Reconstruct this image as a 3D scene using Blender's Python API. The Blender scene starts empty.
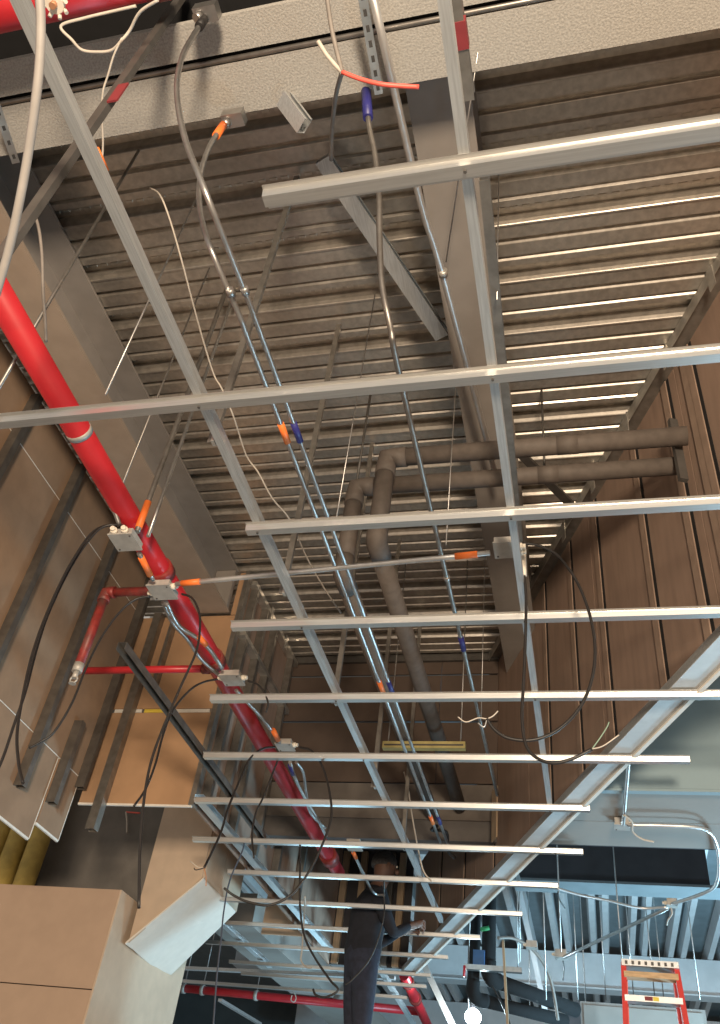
import bpy, math, random
from mathutils import Vector, Matrix
random.seed(7)
scene = bpy.context.scene
col = scene.collection

# ---------------------------------------------------------------- camera
EYE = Vector((0, 0, 1.5))
FPX = 860.0
def camera_matrix():
    D = Vector((615 - 360, -(1300 - 512), -FPX))
    Y = D.normalized()
    u2 = Vector((0.15, 1.0)).normalized()
    d = -(D.x * u2.x + D.y * u2.y)
    th = math.atan2(d, FPX)
    Z = Vector((u2.x * math.cos(th), u2.y * math.cos(th), -math.sin(th)))
    X = Y.cross(Z).normalized()
    Z = X.cross(Y).normalized()
    return Matrix((X, Y, Z))            # world = M @ cam
CM = camera_matrix()
cam = bpy.data.cameras.new('camera')
cam.sensor_fit = 'VERTICAL'; cam.sensor_height = 36.0; cam.lens = FPX / 1024 * 36.0
cam.clip_start = 0.02; cam.clip_end = 100
camo = bpy.data.objects.new('camera', cam); col.objects.link(camo)
camo.matrix_world = Matrix.Translation(EYE) @ CM.to_4x4()
scene.camera = camo

# ---------------------------------------------------------------- world, lights, exposure
world = bpy.data.worlds.new('world'); scene.world = world; world.use_nodes = True
bg = world.node_tree.nodes['Background']
bg.inputs[0].default_value = (1.0, 0.91, 0.80, 1); bg.inputs[1].default_value = 0.33
vs = scene.view_settings
vs.view_transform = 'Standard'; vs.look = 'None'; vs.gamma = 1.0; vs.use_curve_mapping = False; vs.exposure = 0.28

def lamp(name, kind, loc, energy, color, size=1.0, target=None, size_y=None):
    l = bpy.data.lights.new(name, kind); l.energy = energy; l.color = color
    if kind == 'AREA':
        l.size = size
        if size_y: l.shape = 'RECTANGLE'; l.size_y = size_y
    elif kind in ('POINT', 'SPOT'): l.shadow_soft_size = size
    o = bpy.data.objects.new(name, l); col.objects.link(o); o.location = loc
    if target is not None:
        o.rotation_euler = (Vector(target) - Vector(loc)).to_track_quat('-Z', 'Y').to_euler()
    return o
lamp('work_floodlight', 'AREA', (0.9, -3.1, 2.0), 470, (1.0, 0.80, 0.58), 0.8, (-0.4, 2.8, 4.8))
lamp('unseen_cool_lamp', 'AREA', (2.3, 5.0, 0.5), 55, (0.50, 0.81, 1.0), 0.9, (0.9, 4.6, 4.0))  # unseen lamp added near the floor for cool light on the channel undersides
lamp('unseen_cool_lamp', 'AREA', (2.6, 8.6, 1.6), 320, (0.42, 0.78, 1.0), 0.9, (0.4, 9.0, 5.0))
lamp('unseen_cool_lamp', 'AREA', (-3.2, 11.0, 1.4), 22, (0.45, 0.80, 1.0), 0.9, (-3.0, 9.0, 5.0))

# ---------------------------------------------------------------- pixel rays on real planes
def ray(px, py): return CM @ Vector((px - 360, -(py - 512), -FPX))
def PZ(px, py, dz):
    d = ray(px, py); return EYE + d * (dz / d.z)
def PY(px, py, y):
    d = ray(px, py); return EYE + d * (y / d.y)
def PX(px, py, x):
    d = ray(px, py); return EYE + d * (x / d.x)
def proj(p):
    c = CM.transposed() @ (Vector(p) - EYE); return (360 + FPX*c.x/-c.z, 512 - FPX*c.y/-c.z)
BC, BS = 1.85, 0.42                       # angled wall on the right: x + BS*y = BC
def PB(px, py, c=BC):
    d = ray(px, py); return EYE + d * (c / (d.x + BS * d.y))
BU = Vector((-BS, 1, 0)).normalized()
BN = Vector((-1, -BS, 0)).normalized()    # towards the corridor
def BP(y, z, off=0.0): return Vector((BC - BS * y, y, z)) + BN * off
ZG = 1.5 + 1.93                           # underside of the furring channels
ZD = 1.5 + 3.75                           # underside of the deck

# ---------------------------------------------------------------- mesh helpers
class MB:
    def __init__(s): s.v = []; s.f = []; s.m = []; s.sm = []
    def add(s, vs_, fs, m=0, smooth=False):
        b = len(s.v); s.v += [tuple(v) for v in vs_]
        for f in fs: s.f.append([i + b for i in f]); s.m.append(m); s.sm.append(smooth)
        return s
    def box(s, lo, hi, m=0):
        x0, y0, z0 = lo; x1, y1, z1 = hi
        return s.add([(x0,y0,z0),(x1,y0,z0),(x1,y1,z0),(x0,y1,z0),(x0,y0,z1),(x1,y0,z1),(x1,y1,z1),(x0,y1,z1)],
                     [(0,3,2,1),(4,5,6,7),(0,1,5,4),(1,2,6,5),(2,3,7,6),(3,0,4,7)], m)
    def obox(s, c, a, b, d, m=0):         # centre and three half-axis vectors
        c, a, b, d = map(Vector, (c, a, b, d)); vs_ = []
        for k in (-1, 1):
            for i, j in ((-1,-1),(1,-1),(1,1),(-1,1)): vs_.append(c + a*i + b*j + d*k)
        return s.add(vs_, [(0,3,2,1),(4,5,6,7),(0,1,5,4),(1,2,6,5),(2,3,7,6),(3,0,4,7)], m)
    def bar(s, p0, p1, prof, up=(0,0,1), m=0, smooth=False):   # closed profile (u,v) extruded p0 -> p1
        p0, p1 = Vector(p0), Vector(p1); t = (p1 - p0).normalized(); up = Vector(up)
        v = (up - t * up.dot(t)).normalized(); u = t.cross(v)
        n = len(prof); vs_ = [p0 + u*a + v*b for a, b in prof] + [p1 + u*a + v*b for a, b in prof]
        fs = [(i, (i+1) % n, (i+1) % n + n, i + n) for i in range(n)]
        fs += [tuple(reversed(range(n))), tuple(range(n, 2*n))]
        return s.add(vs_, fs, m, smooth)
    def tube(s, pts, r, n=10, m=0, caps=True):
        pts = [Vector(p) for p in pts]; k = len(pts)
        rs = r if isinstance(r, (list, tuple)) else [r] * k
        tang = []
        for i in range(k):
            a = pts[max(i-1, 0)]; b = pts[min(i+1, k-1)]; tang.append((b - a).normalized())
        ref = Vector((0,0,1)) if abs(tang[0].z) < 0.9 else Vector((1,0,0))
        u = tang[0].cross(ref).normalized(); vs_ = []
        for i in range(k):
            u = (u - tang[i] * u.dot(tang[i])).normalized(); w = tang[i].cross(u)
            for j in range(n):
                a = 2*math.pi*j/n; vs_.append(pts[i] + (u*math.cos(a) + w*math.sin(a)) * rs[i])
        fs = [(i*n+j, i*n+(j+1)%n, (i+1)*n+(j+1)%n, (i+1)*n+j) for i in range(k-1) for j in range(n)]
        s.add(vs_, fs, m, True)
        if caps:
            b = len(s.v) - k*n
            s.f.append(list(reversed(range(b, b+n)))); s.m.append(m); s.sm.append(False)
            s.f.append(list(range(b+(k-1)*n, b+k*n))); s.m.append(m); s.sm.append(False)
        return s
    def prism(s, poly, ext, m=0):         # closed planar polygon extruded by a vector
        n = len(poly); ext = Vector(ext); poly = [Vector(p) for p in poly]
        fs = [(i, (i+1) % n, (i+1) % n + n, i + n) for i in range(n)]
        fs += [tuple(reversed(range(n))), tuple(range(n, 2*n))]
        return s.add(poly + [p + ext for p in poly], fs, m)
    def mesh(s, name, mats):
        me = bpy.data.meshes.new(name); me.from_pydata(s.v, [], s.f)
        for mt in (mats if isinstance(mats, (list, tuple)) else [mats]): me.materials.append(mt)
        for p, mi, sm in zip(me.polygons, s.m, s.sm): p.material_index = mi; p.use_smooth = sm
        import bmesh
        bm = bmesh.new(); bm.from_mesh(me); bmesh.ops.recalc_face_normals(bm, faces=bm.faces); bm.to_mesh(me); bm.free()
        return me
    def build(s, name, mats, parent=None):
        return link(name, s.mesh(name, mats), parent)
def link(name, data, parent=None, loc=None):
    o = bpy.data.objects.new(name, data); col.objects.link(o)
    if loc is not None: o.location = loc
    if parent is not None:
        o.parent = parent
        if parent.type == 'EMPTY' and loc is None: o.matrix_parent_inverse = Matrix.Translation(-parent.location)
    return o
def empty(name, loc=(0,0,0)):
    o = bpy.data.objects.new(name, None); col.objects.link(o); o.location = loc; o.empty_display_size = 0.05; return o
def tag(o, label, cat, group=None):
    o['label'] = label; o['category'] = cat
    if group: o['group'] = group
    return o
def struct(o, label=None):
    o['kind'] = 'structure'
    if label: o['label'] = label
    return o
def curve(pts, n=8):                       # Catmull-Rom
    P = [Vector(p) for p in pts]; P = [P[0]*2 - P[1]] + P + [P[-1]*2 - P[-2]]; out = []
    for i in range(1, len(P)-2):
        a, b, c, d = P[i-1:i+3]
        for k in range(n):
            t = k / n
            out.append(0.5*((b*2) + (c-a)*t + (a*2-b*5+c*4-d)*t*t + (b*3-a-c*3+d)*t**3))
    out.append(P[-2]); return out
def hat_profile(h=0.023, crown=0.029, fl=0.013, sl=0.004, t=0.0016):
    a = crown/2
    o = [(-a-sl-fl, h), (-a-sl, h), (-a, 0), (a, 0), (a+sl, h), (a+sl+fl, h)]
    i = [(a+sl+fl, h-t), (a+sl+t, h-t), (a+t*0.3, -t), (-a-t*0.3, -t), (-a-sl-t, h-t), (-a-sl-fl, h-t)]
    return [(x, y + t) for x, y in o + i]
def c_profile(w, h, t=0.002, lip=0.0, side=1):   # web on the -side, open to +side; u width, v height from 0
    if lip: p = [(0,0),(w,0),(w,lip),(w-t,lip),(w-t,t),(t,t),(t,h-t),(w-t,h-t),(w-t,h-lip),(w,h-lip),(w,h),(0,h)]
    else: p = [(0,0),(w,0),(w,t),(t,t),(t,h-t),(w,h-t),(w,h),(0,h)]
    return [((x - w/2) * side, y) for x, y in p]
def rect(w, h): return [(-w/2,-h/2),(w/2,-h/2),(w/2,h/2),(-w/2,h/2)]

# ---------------------------------------------------------------- procedural materials
def mat(name, base, rough=0.6, metal=0.0, var=0.12, scale=20.0, bump=0.0, bscale=60.0, base2=None, stretch=(1,1,1), detail=4.0, wear=None):
    m = bpy.data.materials.new(name); m.use_nodes = True; nt = m.node_tree; N = nt.nodes; Lk = nt.links
    b = N['Principled BSDF']; b.inputs['Roughness'].default_value = rough; b.inputs['Metallic'].default_value = metal
    tc = N.new('ShaderNodeTexCoord'); mp = N.new('ShaderNodeMapping'); mp.inputs['Scale'].default_value = stretch
    Lk.new(tc.outputs['Object'], mp.inputs[0])
    nz = N.new('ShaderNodeTexNoise'); nz.inputs['Scale'].default_value = scale; nz.inputs['Detail'].default_value = detail
    Lk.new(mp.outputs[0], nz.inputs['Vector'])
    rp = N.new('ShaderNodeValToRGB'); c0 = base2 or tuple(c*(1-var) for c in base); c1 = tuple(min(1, c*(1+var)) for c in base)
    rp.color_ramp.elements[0].position = 0.35; rp.color_ramp.elements[1].position = 0.65
    rp.color_ramp.elements[0].color = (*c0, 1); rp.color_ramp.elements[1].color = (*c1, 1)
    Lk.new(nz.outputs['Fac'], rp.inputs[0]); Lk.new(rp.outputs[0], b.inputs['Base Color'])
    if wear:                                # larger smudges
        n2 = N.new('ShaderNodeTexNoise'); n2.inputs['Scale'].default_value = wear[0]; n2.inputs['Detail'].default_value = 6
        Lk.new(tc.outputs['Object'], n2.inputs['Vector'])
        r2 = N.new('ShaderNodeValToRGB'); r2.color_ramp.elements[0].position = 0.45; r2.color_ramp.elements[1].position = 0.7
        Lk.new(n2.outputs['Fac'], r2.inputs[0])
        mx = N.new('ShaderNodeMix'); mx.data_type = 'RGBA'; mx.inputs['B'].default_value = (*wear[1], 1)
        ml = N.new('ShaderNodeMath'); ml.operation = 'MULTIPLY'; ml.inputs[1].default_value = wear[2]
        Lk.new(r2.outputs[0], ml.inputs[0]); Lk.new(ml.outputs[0], mx.inputs['Factor'])
        Lk.new(rp.outputs[0], mx.inputs['A']); Lk.new(mx.outputs['Result'], b.inputs['Base Color'])
    if bump:
        nb = N.new('ShaderNodeTexNoise'); nb.inputs['Scale'].default_value = bscale; nb.inputs['Detail'].default_value = 3
        Lk.new(mp.outputs[0], nb.inputs['Vector'])
        bp = N.new('ShaderNodeBump'); bp.inputs['Strength'].default_value = bump; bp.inputs['Distance'].default_value = 0.01
        Lk.new(nb.outputs['Fac'], bp.inputs['Height']); Lk.new(bp.outputs[0], b.inputs['Normal'])
    return m
M = dict(
  channel = mat('galvanized_channel', (0.72, 0.715, 0.70), 0.30, 0.9, 0.06, 30, stretch=(0.2, 6, 6)),
  runner  = mat('galvanized_runner', (0.62, 0.64, 0.65), 0.42, 0.75, 0.10, 30, stretch=(6, 0.3, 6)),
  stud    = mat('galvanized_stud', (0.30, 0.28, 0.255), 0.45, 0.8, 0.15, 18),
  studd   = mat('shaded_stud_steel', (0.17, 0.155, 0.14), 0.5, 0.6, 0.15, 18),  # darker copy of the stud steel, shade put into its colour
  track   = mat('galvanized_track', (0.62, 0.60, 0.56), 0.40, 0.85, 0.15, 14),
  deck    = mat('galvanized_deck', (0.56, 0.52, 0.47), 0.33, 0.80, 0.12, 30, 0.02, 60, wear=(1.7, (0.30, 0.255, 0.21), 0.5)),
  slit    = mat('deck_slit_edge', (0.60, 0.56, 0.50), 0.35, 0.8, 0.1, 30),
  emt     = mat('conduit_steel', (0.46, 0.45, 0.44), 0.36, 0.9, 0.10, 25),
  emtdark = mat('conduit_dull', (0.30, 0.28, 0.26), 0.42, 0.85, 0.12, 25),
  spray   = mat('sprayed_fireproofing', (0.37, 0.355, 0.33), 0.95, 0, 0.16, 130, 0.3, 130, detail=3),
  beam    = mat('primer_grey_beam', (0.265, 0.238, 0.218), 0.62, 0.0, 0.06, 9, wear=(1.3, (0.18, 0.165, 0.15), 0.4)),
  beamtan = mat('tan_primer_beam', (0.34, 0.27, 0.215), 0.65, 0, 0.06, 9),
  darkst  = mat('dark_steel', (0.10, 0.092, 0.085), 0.55, 0.4, 0.15, 15),
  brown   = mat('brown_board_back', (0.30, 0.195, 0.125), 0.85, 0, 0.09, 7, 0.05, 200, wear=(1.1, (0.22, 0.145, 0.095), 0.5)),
  brownb  = mat('tan_board_face', (0.44, 0.265, 0.150), 0.85, 0, 0.06, 6, wear=(0.9, (0.37, 0.22, 0.125), 0.4)),
  brownr  = mat('umber_board_back', (0.30, 0.205, 0.155), 0.8, 0, 0.10, 6, stretch=(3, 3, 0.4), wear=(1.4, (0.24, 0.165, 0.125), 0.5)),
  studw   = mat('dull_stud_flange', (0.33, 0.235, 0.18), 0.7, 0.1, 0.08, 12),
  gyp     = mat('gypsum_edge', (0.78, 0.74, 0.68), 0.9, 0, 0.05, 30),
  beige   = mat('beige_board', (0.50, 0.35, 0.25), 0.85, 0, 0.03, 8, 0.03, 160, wear=(0.8, (0.46, 0.32, 0.225), 0.4)),
  cream   = mat('cream_board', (0.60, 0.46, 0.34), 0.85, 0, 0.05, 9, wear=(3.0, (0.50, 0.37, 0.27), 0.4)),
  white   = mat('white_board', (0.78, 0.73, 0.66), 0.85, 0, 0.03, 14, 0.05, 120),
  conc    = mat('dark_concrete', (0.165, 0.150, 0.135), 0.9, 0, 0.18, 5, 0.1, 40, wear=(1.8, (0.23, 0.21, 0.19), 0.6)),
  lightc  = mat('grey_ledge', (0.15, 0.13, 0.115), 0.85, 0, 0.1, 9, wear=(4, (0.24, 0.21, 0.18), 0.5)),
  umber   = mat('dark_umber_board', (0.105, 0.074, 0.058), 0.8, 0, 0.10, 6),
  ledgeb  = mat('lower_ledge_grey', (0.12, 0.11, 0.105), 0.85, 0, 0.1, 9),
  floor   = mat('concrete_floor', (0.38, 0.35, 0.32), 0.85, 0, 0.12, 3, 0.05, 30),
  red     = mat('red_pipe_paint', (0.44, 0.018, 0.026), 0.38, 0, 0.06, 12),
  redold  = mat('worn_red_paint', (0.22, 0.024, 0.02), 0.5, 0, 0.25, 30, wear=(16, (0.10, 0.06, 0.05), 0.8)),
  redspot = mat('red_marker_paint', (0.20, 0.025, 0.03), 0.6, 0, 0.1, 20),
  orange  = mat('orange_sleeve', (0.86, 0.19, 0.035), 0.5, 0, 0.05, 20),
  blue    = mat('blue_sleeve', (0.025, 0.025, 0.17), 0.45, 0, 0.06, 20),
  insul   = mat('grey_pipe_insulation', (0.105, 0.086, 0.074), 0.7, 0, 0.12, 22),
  blackin = mat('black_insulation_and_shade', (0.005, 0.005, 0.006), 0.9, 0, 0.2, 20),  # also colours the painted shade of the stud slots and the beam void
  yellow  = mat('yellow_insulation', (0.46, 0.33, 0.085), 0.7, 0, 0.15, 12),
  olive   = mat('olive_strut', (0.45, 0.38, 0.16), 0.5, 0.3, 0.1, 20),
  cablek  = mat('black_cable', (0.018, 0.016, 0.016), 0.45, 0, 0.1, 30),
  cableg  = mat('grey_cable', (0.22, 0.195, 0.175), 0.6, 0, 0.1, 30),
  cablew  = mat('white_cable', (0.52, 0.47, 0.41), 0.6, 0, 0.06, 30),
  cablen  = mat('pale_grey_cord', (0.30, 0.28, 0.265), 0.5, 0, 0.05, 30),
  wirered = mat('red_wire', (0.85, 0.12, 0.09), 0.45, 0, 0.05, 30),
  wiregrn = mat('green_wire', (0.22, 0.32, 0.25), 0.5, 0, 0.05, 30),
  copper  = mat('copper_wire', (0.7, 0.35, 0.2), 0.4, 0.6, 0.05, 30),
  jbox    = mat('junction_box_metal', (0.44, 0.42, 0.39), 0.55, 0.35, 0.10, 25),
  gland   = mat('ivory_gland', (0.75, 0.68, 0.58), 0.5, 0, 0.04, 30),
  navy    = mat('dark_navy_shirt', (0.012, 0.013, 0.020), 0.9, 0, 0.2, 20, 0.2, 25),
  jeans   = mat('dark_jeans', (0.022, 0.026, 0.045), 0.9, 0, 0.25, 24, 0.2, 25),
  skin    = mat('skin', (0.16, 0.085, 0.06), 0.6, 0, 0.06, 20),
  hair    = mat('grey_hair', (0.07, 0.065, 0.065), 0.9, 0, 0.25, 60, 0.4, 120),
  boot    = mat('boot_leather', (0.03, 0.024, 0.02), 0.7, 0, 0.1, 20),
  paintw  = mat('painted_white_steel', (0.62, 0.63, 0.64), 0.6, 0, 0.05, 6),
  soffit  = mat('grey_board', (0.50, 0.49, 0.475), 0.85, 0, 0.04, 5),
  bluish  = mat('cool_lit_board', (0.27, 0.36, 0.40), 0.85, 0, 0.04, 5),  # soffit drywall with the room's cool light put into its base colour
  taupe   = mat('taupe_board', (0.30, 0.275, 0.25), 0.85, 0, 0.04, 5),
  dullzinc = mat('dull_zinc', (0.60, 0.61, 0.61), 0.55, 0.25, 0.06, 14),
  cordblue = mat('blue_grey_cord', (0.07, 0.085, 0.12), 0.6, 0, 0.08, 20),
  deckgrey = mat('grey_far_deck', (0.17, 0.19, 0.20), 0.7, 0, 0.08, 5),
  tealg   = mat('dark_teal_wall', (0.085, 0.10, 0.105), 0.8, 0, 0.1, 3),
  slate   = mat('slate_dark_paint', (0.045, 0.043, 0.048), 0.8, 0, 0.12, 6),
  ladder  = mat('red_fibreglass', (0.72, 0.055, 0.045), 0.45, 0, 0.06, 14),
  alu     = mat('aluminium', (0.66, 0.66, 0.66), 0.4, 0.8, 0.06, 20),
  wood    = mat('raw_wood', (0.62, 0.40, 0.22), 0.8, 0, 0.15, 16, stretch=(1, 6, 6)),
  sticky  = mat('yellow_sticker', (0.80, 0.60, 0.08), 0.6, 0, 0.03, 20),
  plastic = mat('blue_plastic', (0.03, 0.10, 0.24), 0.5, 0, 0.1, 20),
  green   = mat('green_tape', (0.04, 0.30, 0.10), 0.6, 0, 0.1, 20),
  timber  = mat('pale_timber', (0.40, 0.29, 0.19), 0.8, 0, 0.12, 12, stretch=(6, 6, 0.6)),
)
lampm = bpy.data.materials.new('lamp_glow'); lampm.use_nodes = True
_b = lampm.node_tree.nodes['Principled BSDF']; _b.inputs['Emission Color'].default_value = (0.82, 0.94, 1, 1); _b.inputs['Emission Strength'].default_value = 30
M['glow'] = lampm

# ================================================================ STRUCTURE
struct(MB().box((-7, -5, -0.2), (7, 20, 0)).build('floor', M['floor']), 'grey concrete floor slab')

# ---- corrugated deck, ribs across the corridor
PITCH = 0.316
def deck_mesh():
    m = MB(); x0, x1 = -3.4, 3.2
    prof = [(0,0),(0.20,0),(0.222,.026),(0.27,.028),(0.275,.010),(0.292,.001),(0.30,0),(0.50,0),(0.515,.018),(0.555,.018),(0.560,.010),(0.580,.001),(0.585,0),(0.675,0),(0.70,.058),(0.715,.062),(0.90,.062),(0.925,.012),(0.95,-.004),(0.962,-.007),(0.985,-.007),(1.0,0)]
    vs_ = []; fs = []
    for f_, z in prof: vs_ += [(x0, f_*PITCH, z), (x1, f_*PITCH, z)]
    for i in range(len(prof)-1): fs.append((2*i, 2*i+1, 2*i+3, 2*i+2))
    m.add(vs_, fs)
    k = 0; x = x0 + .03
    while x < x1 - .05:                     # slits along the vented rib
        m.box((x, 0.79*PITCH, .0575), (x+.034, 0.83*PITCH, .0625), 1); x += .058
    me = bpy.data.meshes.new('deck_panel'); me.from_pydata(m.v, [], m.f)
    me.materials.append(M['deck']); me.materials.append(M['slit'])
    for p, mi in zip(me.polygons, m.m): p.material_index = mi
    return me
ceil = struct(MB().box((-3.4, -0.6, ZD+.075), (3.2, 6.3, ZD+.2)).build('ceiling', M['conc']), 'corrugated galvanized steel deck overhead')
dm = deck_mesh()
y = 2.19 - PITCH*5
while y < 5.95:
    link('deck_panel', dm, ceil).location = (0, y, ZD); y += PITCH

# ---- sprayed beams across the top of the picture
zb = 1.5 + 3.30
spr = struct(empty('trim_1', (0, 1.1, zb)), 'beam coated in speckled grey sprayed fireproofing')
MB().box((-3.4, 1.105, zb), (3.2, 1.290, ZD)).build('sprayed_flange', M['spray'], spr)
MB().box((-3.4, 0.945, zb), (3.2, 1.068, zb+.03)).build('sprayed_flange', M['spray'], spr)
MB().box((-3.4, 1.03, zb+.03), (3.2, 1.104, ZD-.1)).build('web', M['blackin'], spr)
MB().tube([(-3.4, 1.092, zb+.006), (3.2, 1.092, zb+.006)], .010, 8).build('edge_rod', M['emtdark'], spr)
MB().box((-3.4, 0.40, zb+.24), (3.2, 1.03, ZD-.1)).build('dark_void_fill', M['blackin'], spr)  # black block, like the web, paints the darkness of the void here

def ibeam(name, x, y0, y1, z0, z1, w, mt, tw=0.012, tf=0.018, lbl=None, mt2=None):
    r = struct(empty(name, (x, (y0+y1)/2, z0)), lbl)
    MB().box((x-w/2, y0, z0), (x+w/2, y1, z0+tf)).build('bottom_flange', mt2 or mt, r)
    MB().box((x-tw/2, y0, z0+tf), (x+tw/2, y1, z1-tf)).build('web', mt, r)
    MB().box((x-w/2, y0, z1-tf), (x+w/2, y1, z1)).build('top_flange', mt, r)
    return r
ibeam('trim_2', -0.395, 1.29, 5.92, 1.5+3.47, ZD-.008, 0.25, M['beam'], lbl='grey steel beam running down the middle of the deck')
lb = ibeam('trim_3', -2.56, 1.29, 4.70, 1.5+3.37, ZD-.008, 0.34, M['beam'], lbl='wide steel beam above the red pipe', mt2=M['beamtan'])
MB().box((-2.55, 4.66, 1.5+3.388), (-2.40, 4.70, ZD-.03)).build('end_plate', M['beam'], lb)

# ---- left wall, boards behind metal studs
def board_x(x, y0, y1, d0, d1, parent, mt):
    return MB().box((x-.0127, y0+.003, 1.5+d0+.003), (x, y1-.003, 1.5+d1-.003)).build('board', [mt], parent)
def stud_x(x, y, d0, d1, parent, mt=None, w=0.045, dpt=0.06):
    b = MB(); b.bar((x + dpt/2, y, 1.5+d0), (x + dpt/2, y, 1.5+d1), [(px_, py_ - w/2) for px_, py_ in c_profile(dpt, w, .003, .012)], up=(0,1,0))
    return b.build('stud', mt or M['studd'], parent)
wl = struct(empty('wall_left', (-3.1, 3.4, 3.1)), 'brown board wall with dark metal studs, ragged at the bottom')
for y0, y1, d0, d1 in ((0.9,3.47,1.6,2.1),(3.47,4.37,1.6,2.1),(4.39,4.66,1.7,2.1),(1.05,3.47,2.1,3.38),(3.47,4.70,2.1,3.38),(0.9,2.3,3.38,3.74),(2.3,4.70,3.38,3.74)):
    board_x(-3.1, y0, y1, d0, d1, wl, M['brown'])
MB().box((-3.113, 4.372, 1.5+1.6), (-3.1, 4.378, 1.5+2.1)).build('board_edge', M['gyp'], wl)
MB().box((-3.113, 4.660, 1.5+1.7), (-3.1, 4.666, 1.5+2.1)).build('board_edge', M['gyp'], wl)
MB().box((-3.113, 0.9, 1.5+1.590), (-3.1, 4.37, 1.5+1.603)).build('board_edge', M['gyp'], wl)
MB().box((-3.113, 4.39, 1.5+1.690), (-3.1, 4.66, 1.5+1.703)).build('board_edge', M['gyp'], wl)
for d_ in (2.1, 3.38):
    MB().box((-3.1135, 0.9, 1.5+d_-.004), (-3.1, 4.70, 1.5+d_+.004)).build('joint_strip', M['gyp'], wl)
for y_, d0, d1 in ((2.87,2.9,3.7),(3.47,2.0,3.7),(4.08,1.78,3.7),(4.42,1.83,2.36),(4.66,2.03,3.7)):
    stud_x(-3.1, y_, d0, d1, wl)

# ---- board wall facing the camera beside it
wf = struct(empty('wall_back_left', (-2.7, 4.72, 3.5)), 'tan board wall facing the corridor end of the left wall')
def board_y(y, x0, x1, d0, d1, parent, mt, t=.0127, name='board'):
    return MB().box((x0+.002, y, 1.5+d0+.003), (x1-.002, y+t, 1.5+d1-.003)).build(name, [mt], parent)
board_y(4.72, -3.09, -2.32, 1.96, 2.59, wf, M['brownb'])
board_y(4.72, -3.09, -2.32, 2.615, 3.36, wf, M['brownb'])
board_y(4.72, -2.385, -2.32, 3.36, 3.74, wf, M['brownb'])
MB().box((-3.09, 4.718, 1.5+1.951), (-2.32, 4.733, 1.5+1.963)).build('board_edge', M['gyp'], wf)
MB().box((-3.05, 4.722, 1.5+2.59), (-2.85, 4.731, 1.5+2.615)).build('joint_strip', M['gyp'], wf)
MB().box((-2.83, 4.722, 1.5+2.59), (-2.62, 4.731, 1.5+2.615)).build('joint_strip', M['sticky'], wf)
MB().box((-2.60, 4.722, 1.5+2.59), (-2.36, 4.731, 1.5+2.615)).build('joint_strip', M['gyp'], wf)
for x_, d0, d1, w in ((-2.92, 1.78, 3.36, .06), (-2.79, 2.72, 3.36, .025)):
    b = MB(); b.bar((x_, 4.69, 1.5+d0), (x_, 4.69, 1.5+d1), [(a-0.0, c - .03) for a, c in c_profile(w, .06, .003, .012)], up=(0,1,0))
    b.build('stud', M['stud'], wf)
MB().box((-2.335, 4.70, 1.5+1.96), (-2.30, 4.76, 1.5+3.74)).build('corner_bead', M['stud'], wf)

# ---- inner wall running away behind the red pipe
wi = struct(empty('wall_inner_left', (-2.32, 6.0, 3.5)), 'board and stud wall running away behind the red pipe')
for y0, y1, d0, d1 in ((4.76,5.35,1.97,3.7),(5.35,5.92,1.97,3.7),(5.92,7.1,1.97,3.0),(7.1,8.2,1.97,3.0)):
    MB().box((-2.333, y0+.004, 1.5+d0), (-2.32, y1-.004, 1.5+d1)).build('board', M['brownr'], wi)
for y_ in (4.84, 5.10, 5.34, 5.80, 6.3, 6.9):
    b = MB(); b.bar((-2.29, y_, 1.5+1.99), (-2.29, y_, 1.5+(3.69 if y_ < 5.9 else 3.0)), [(a, c-.02) for a, c in c_profile(.055, .04, .002, .01)], up=(0,1,0))
    b.build('stud', M['stud'], wi)
for d in (3.66, 3.22):
    MB().box((-2.318, 4.77, 1.5+d), (-2.262, 5.91, 1.5+d+.035)).build('track', M['track'], wi)
for y_ in (5.15, 5.55):
    MB().obox((-2.255, y_, 1.5+3.66), (.006,0,0), (0,.02,0), (0,0,.06)).build('clip', M['track'], wi)

# ---- wall across the far end of the bay, with the grey ledge under it
wb = struct(empty('wall_back', (-1.4, 5.93, 4.2)), 'dark brown board wall closing the far end of the deck')
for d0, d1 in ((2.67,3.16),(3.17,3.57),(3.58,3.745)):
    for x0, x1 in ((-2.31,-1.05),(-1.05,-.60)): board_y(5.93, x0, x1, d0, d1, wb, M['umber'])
MB().box((-2.31, 5.90, 1.5+3.69), (-.60, 5.93, ZD)).build('track', M['darkst'], wb)
MB().box((-2.31, 5.925, 1.5+2.40), (-.56, 6.15, 1.5+2.66)).build('ledge', M['lightc'], wb)
MB().box((-2.31, 5.945, 1.5+2.26), (-.56, 6.15, 1.5+2.40)).build('ledge', M['ledgeb'], wb)
# dark wall of the space beyond the ledge
wd = struct(empty('wall_far', (-1.9, 8.3, 3.5)), 'dark wall with pale studs beyond the ledge')
MB().box((-2.34, 8.25, 1.5+1.99), (-1.62, 8.27, 1.5+3.0)).build('board', M['slate'], wd)
MB().box((-2.34, 6.17, 1.5+3.0), (-.66, 8.25, 1.5+3.05)).build('board', M['slate'], wd)
for x_, mt in ((-2.28,'timber'),(-2.1,'timber'),(-1.83,'stud'),(-1.72,'timber')):
    MB().box((x_-.03, 8.20, 1.5+1.99), (x_+.03, 8.248, 1.5+2.99)).build('stud', M[mt], wd)

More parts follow.
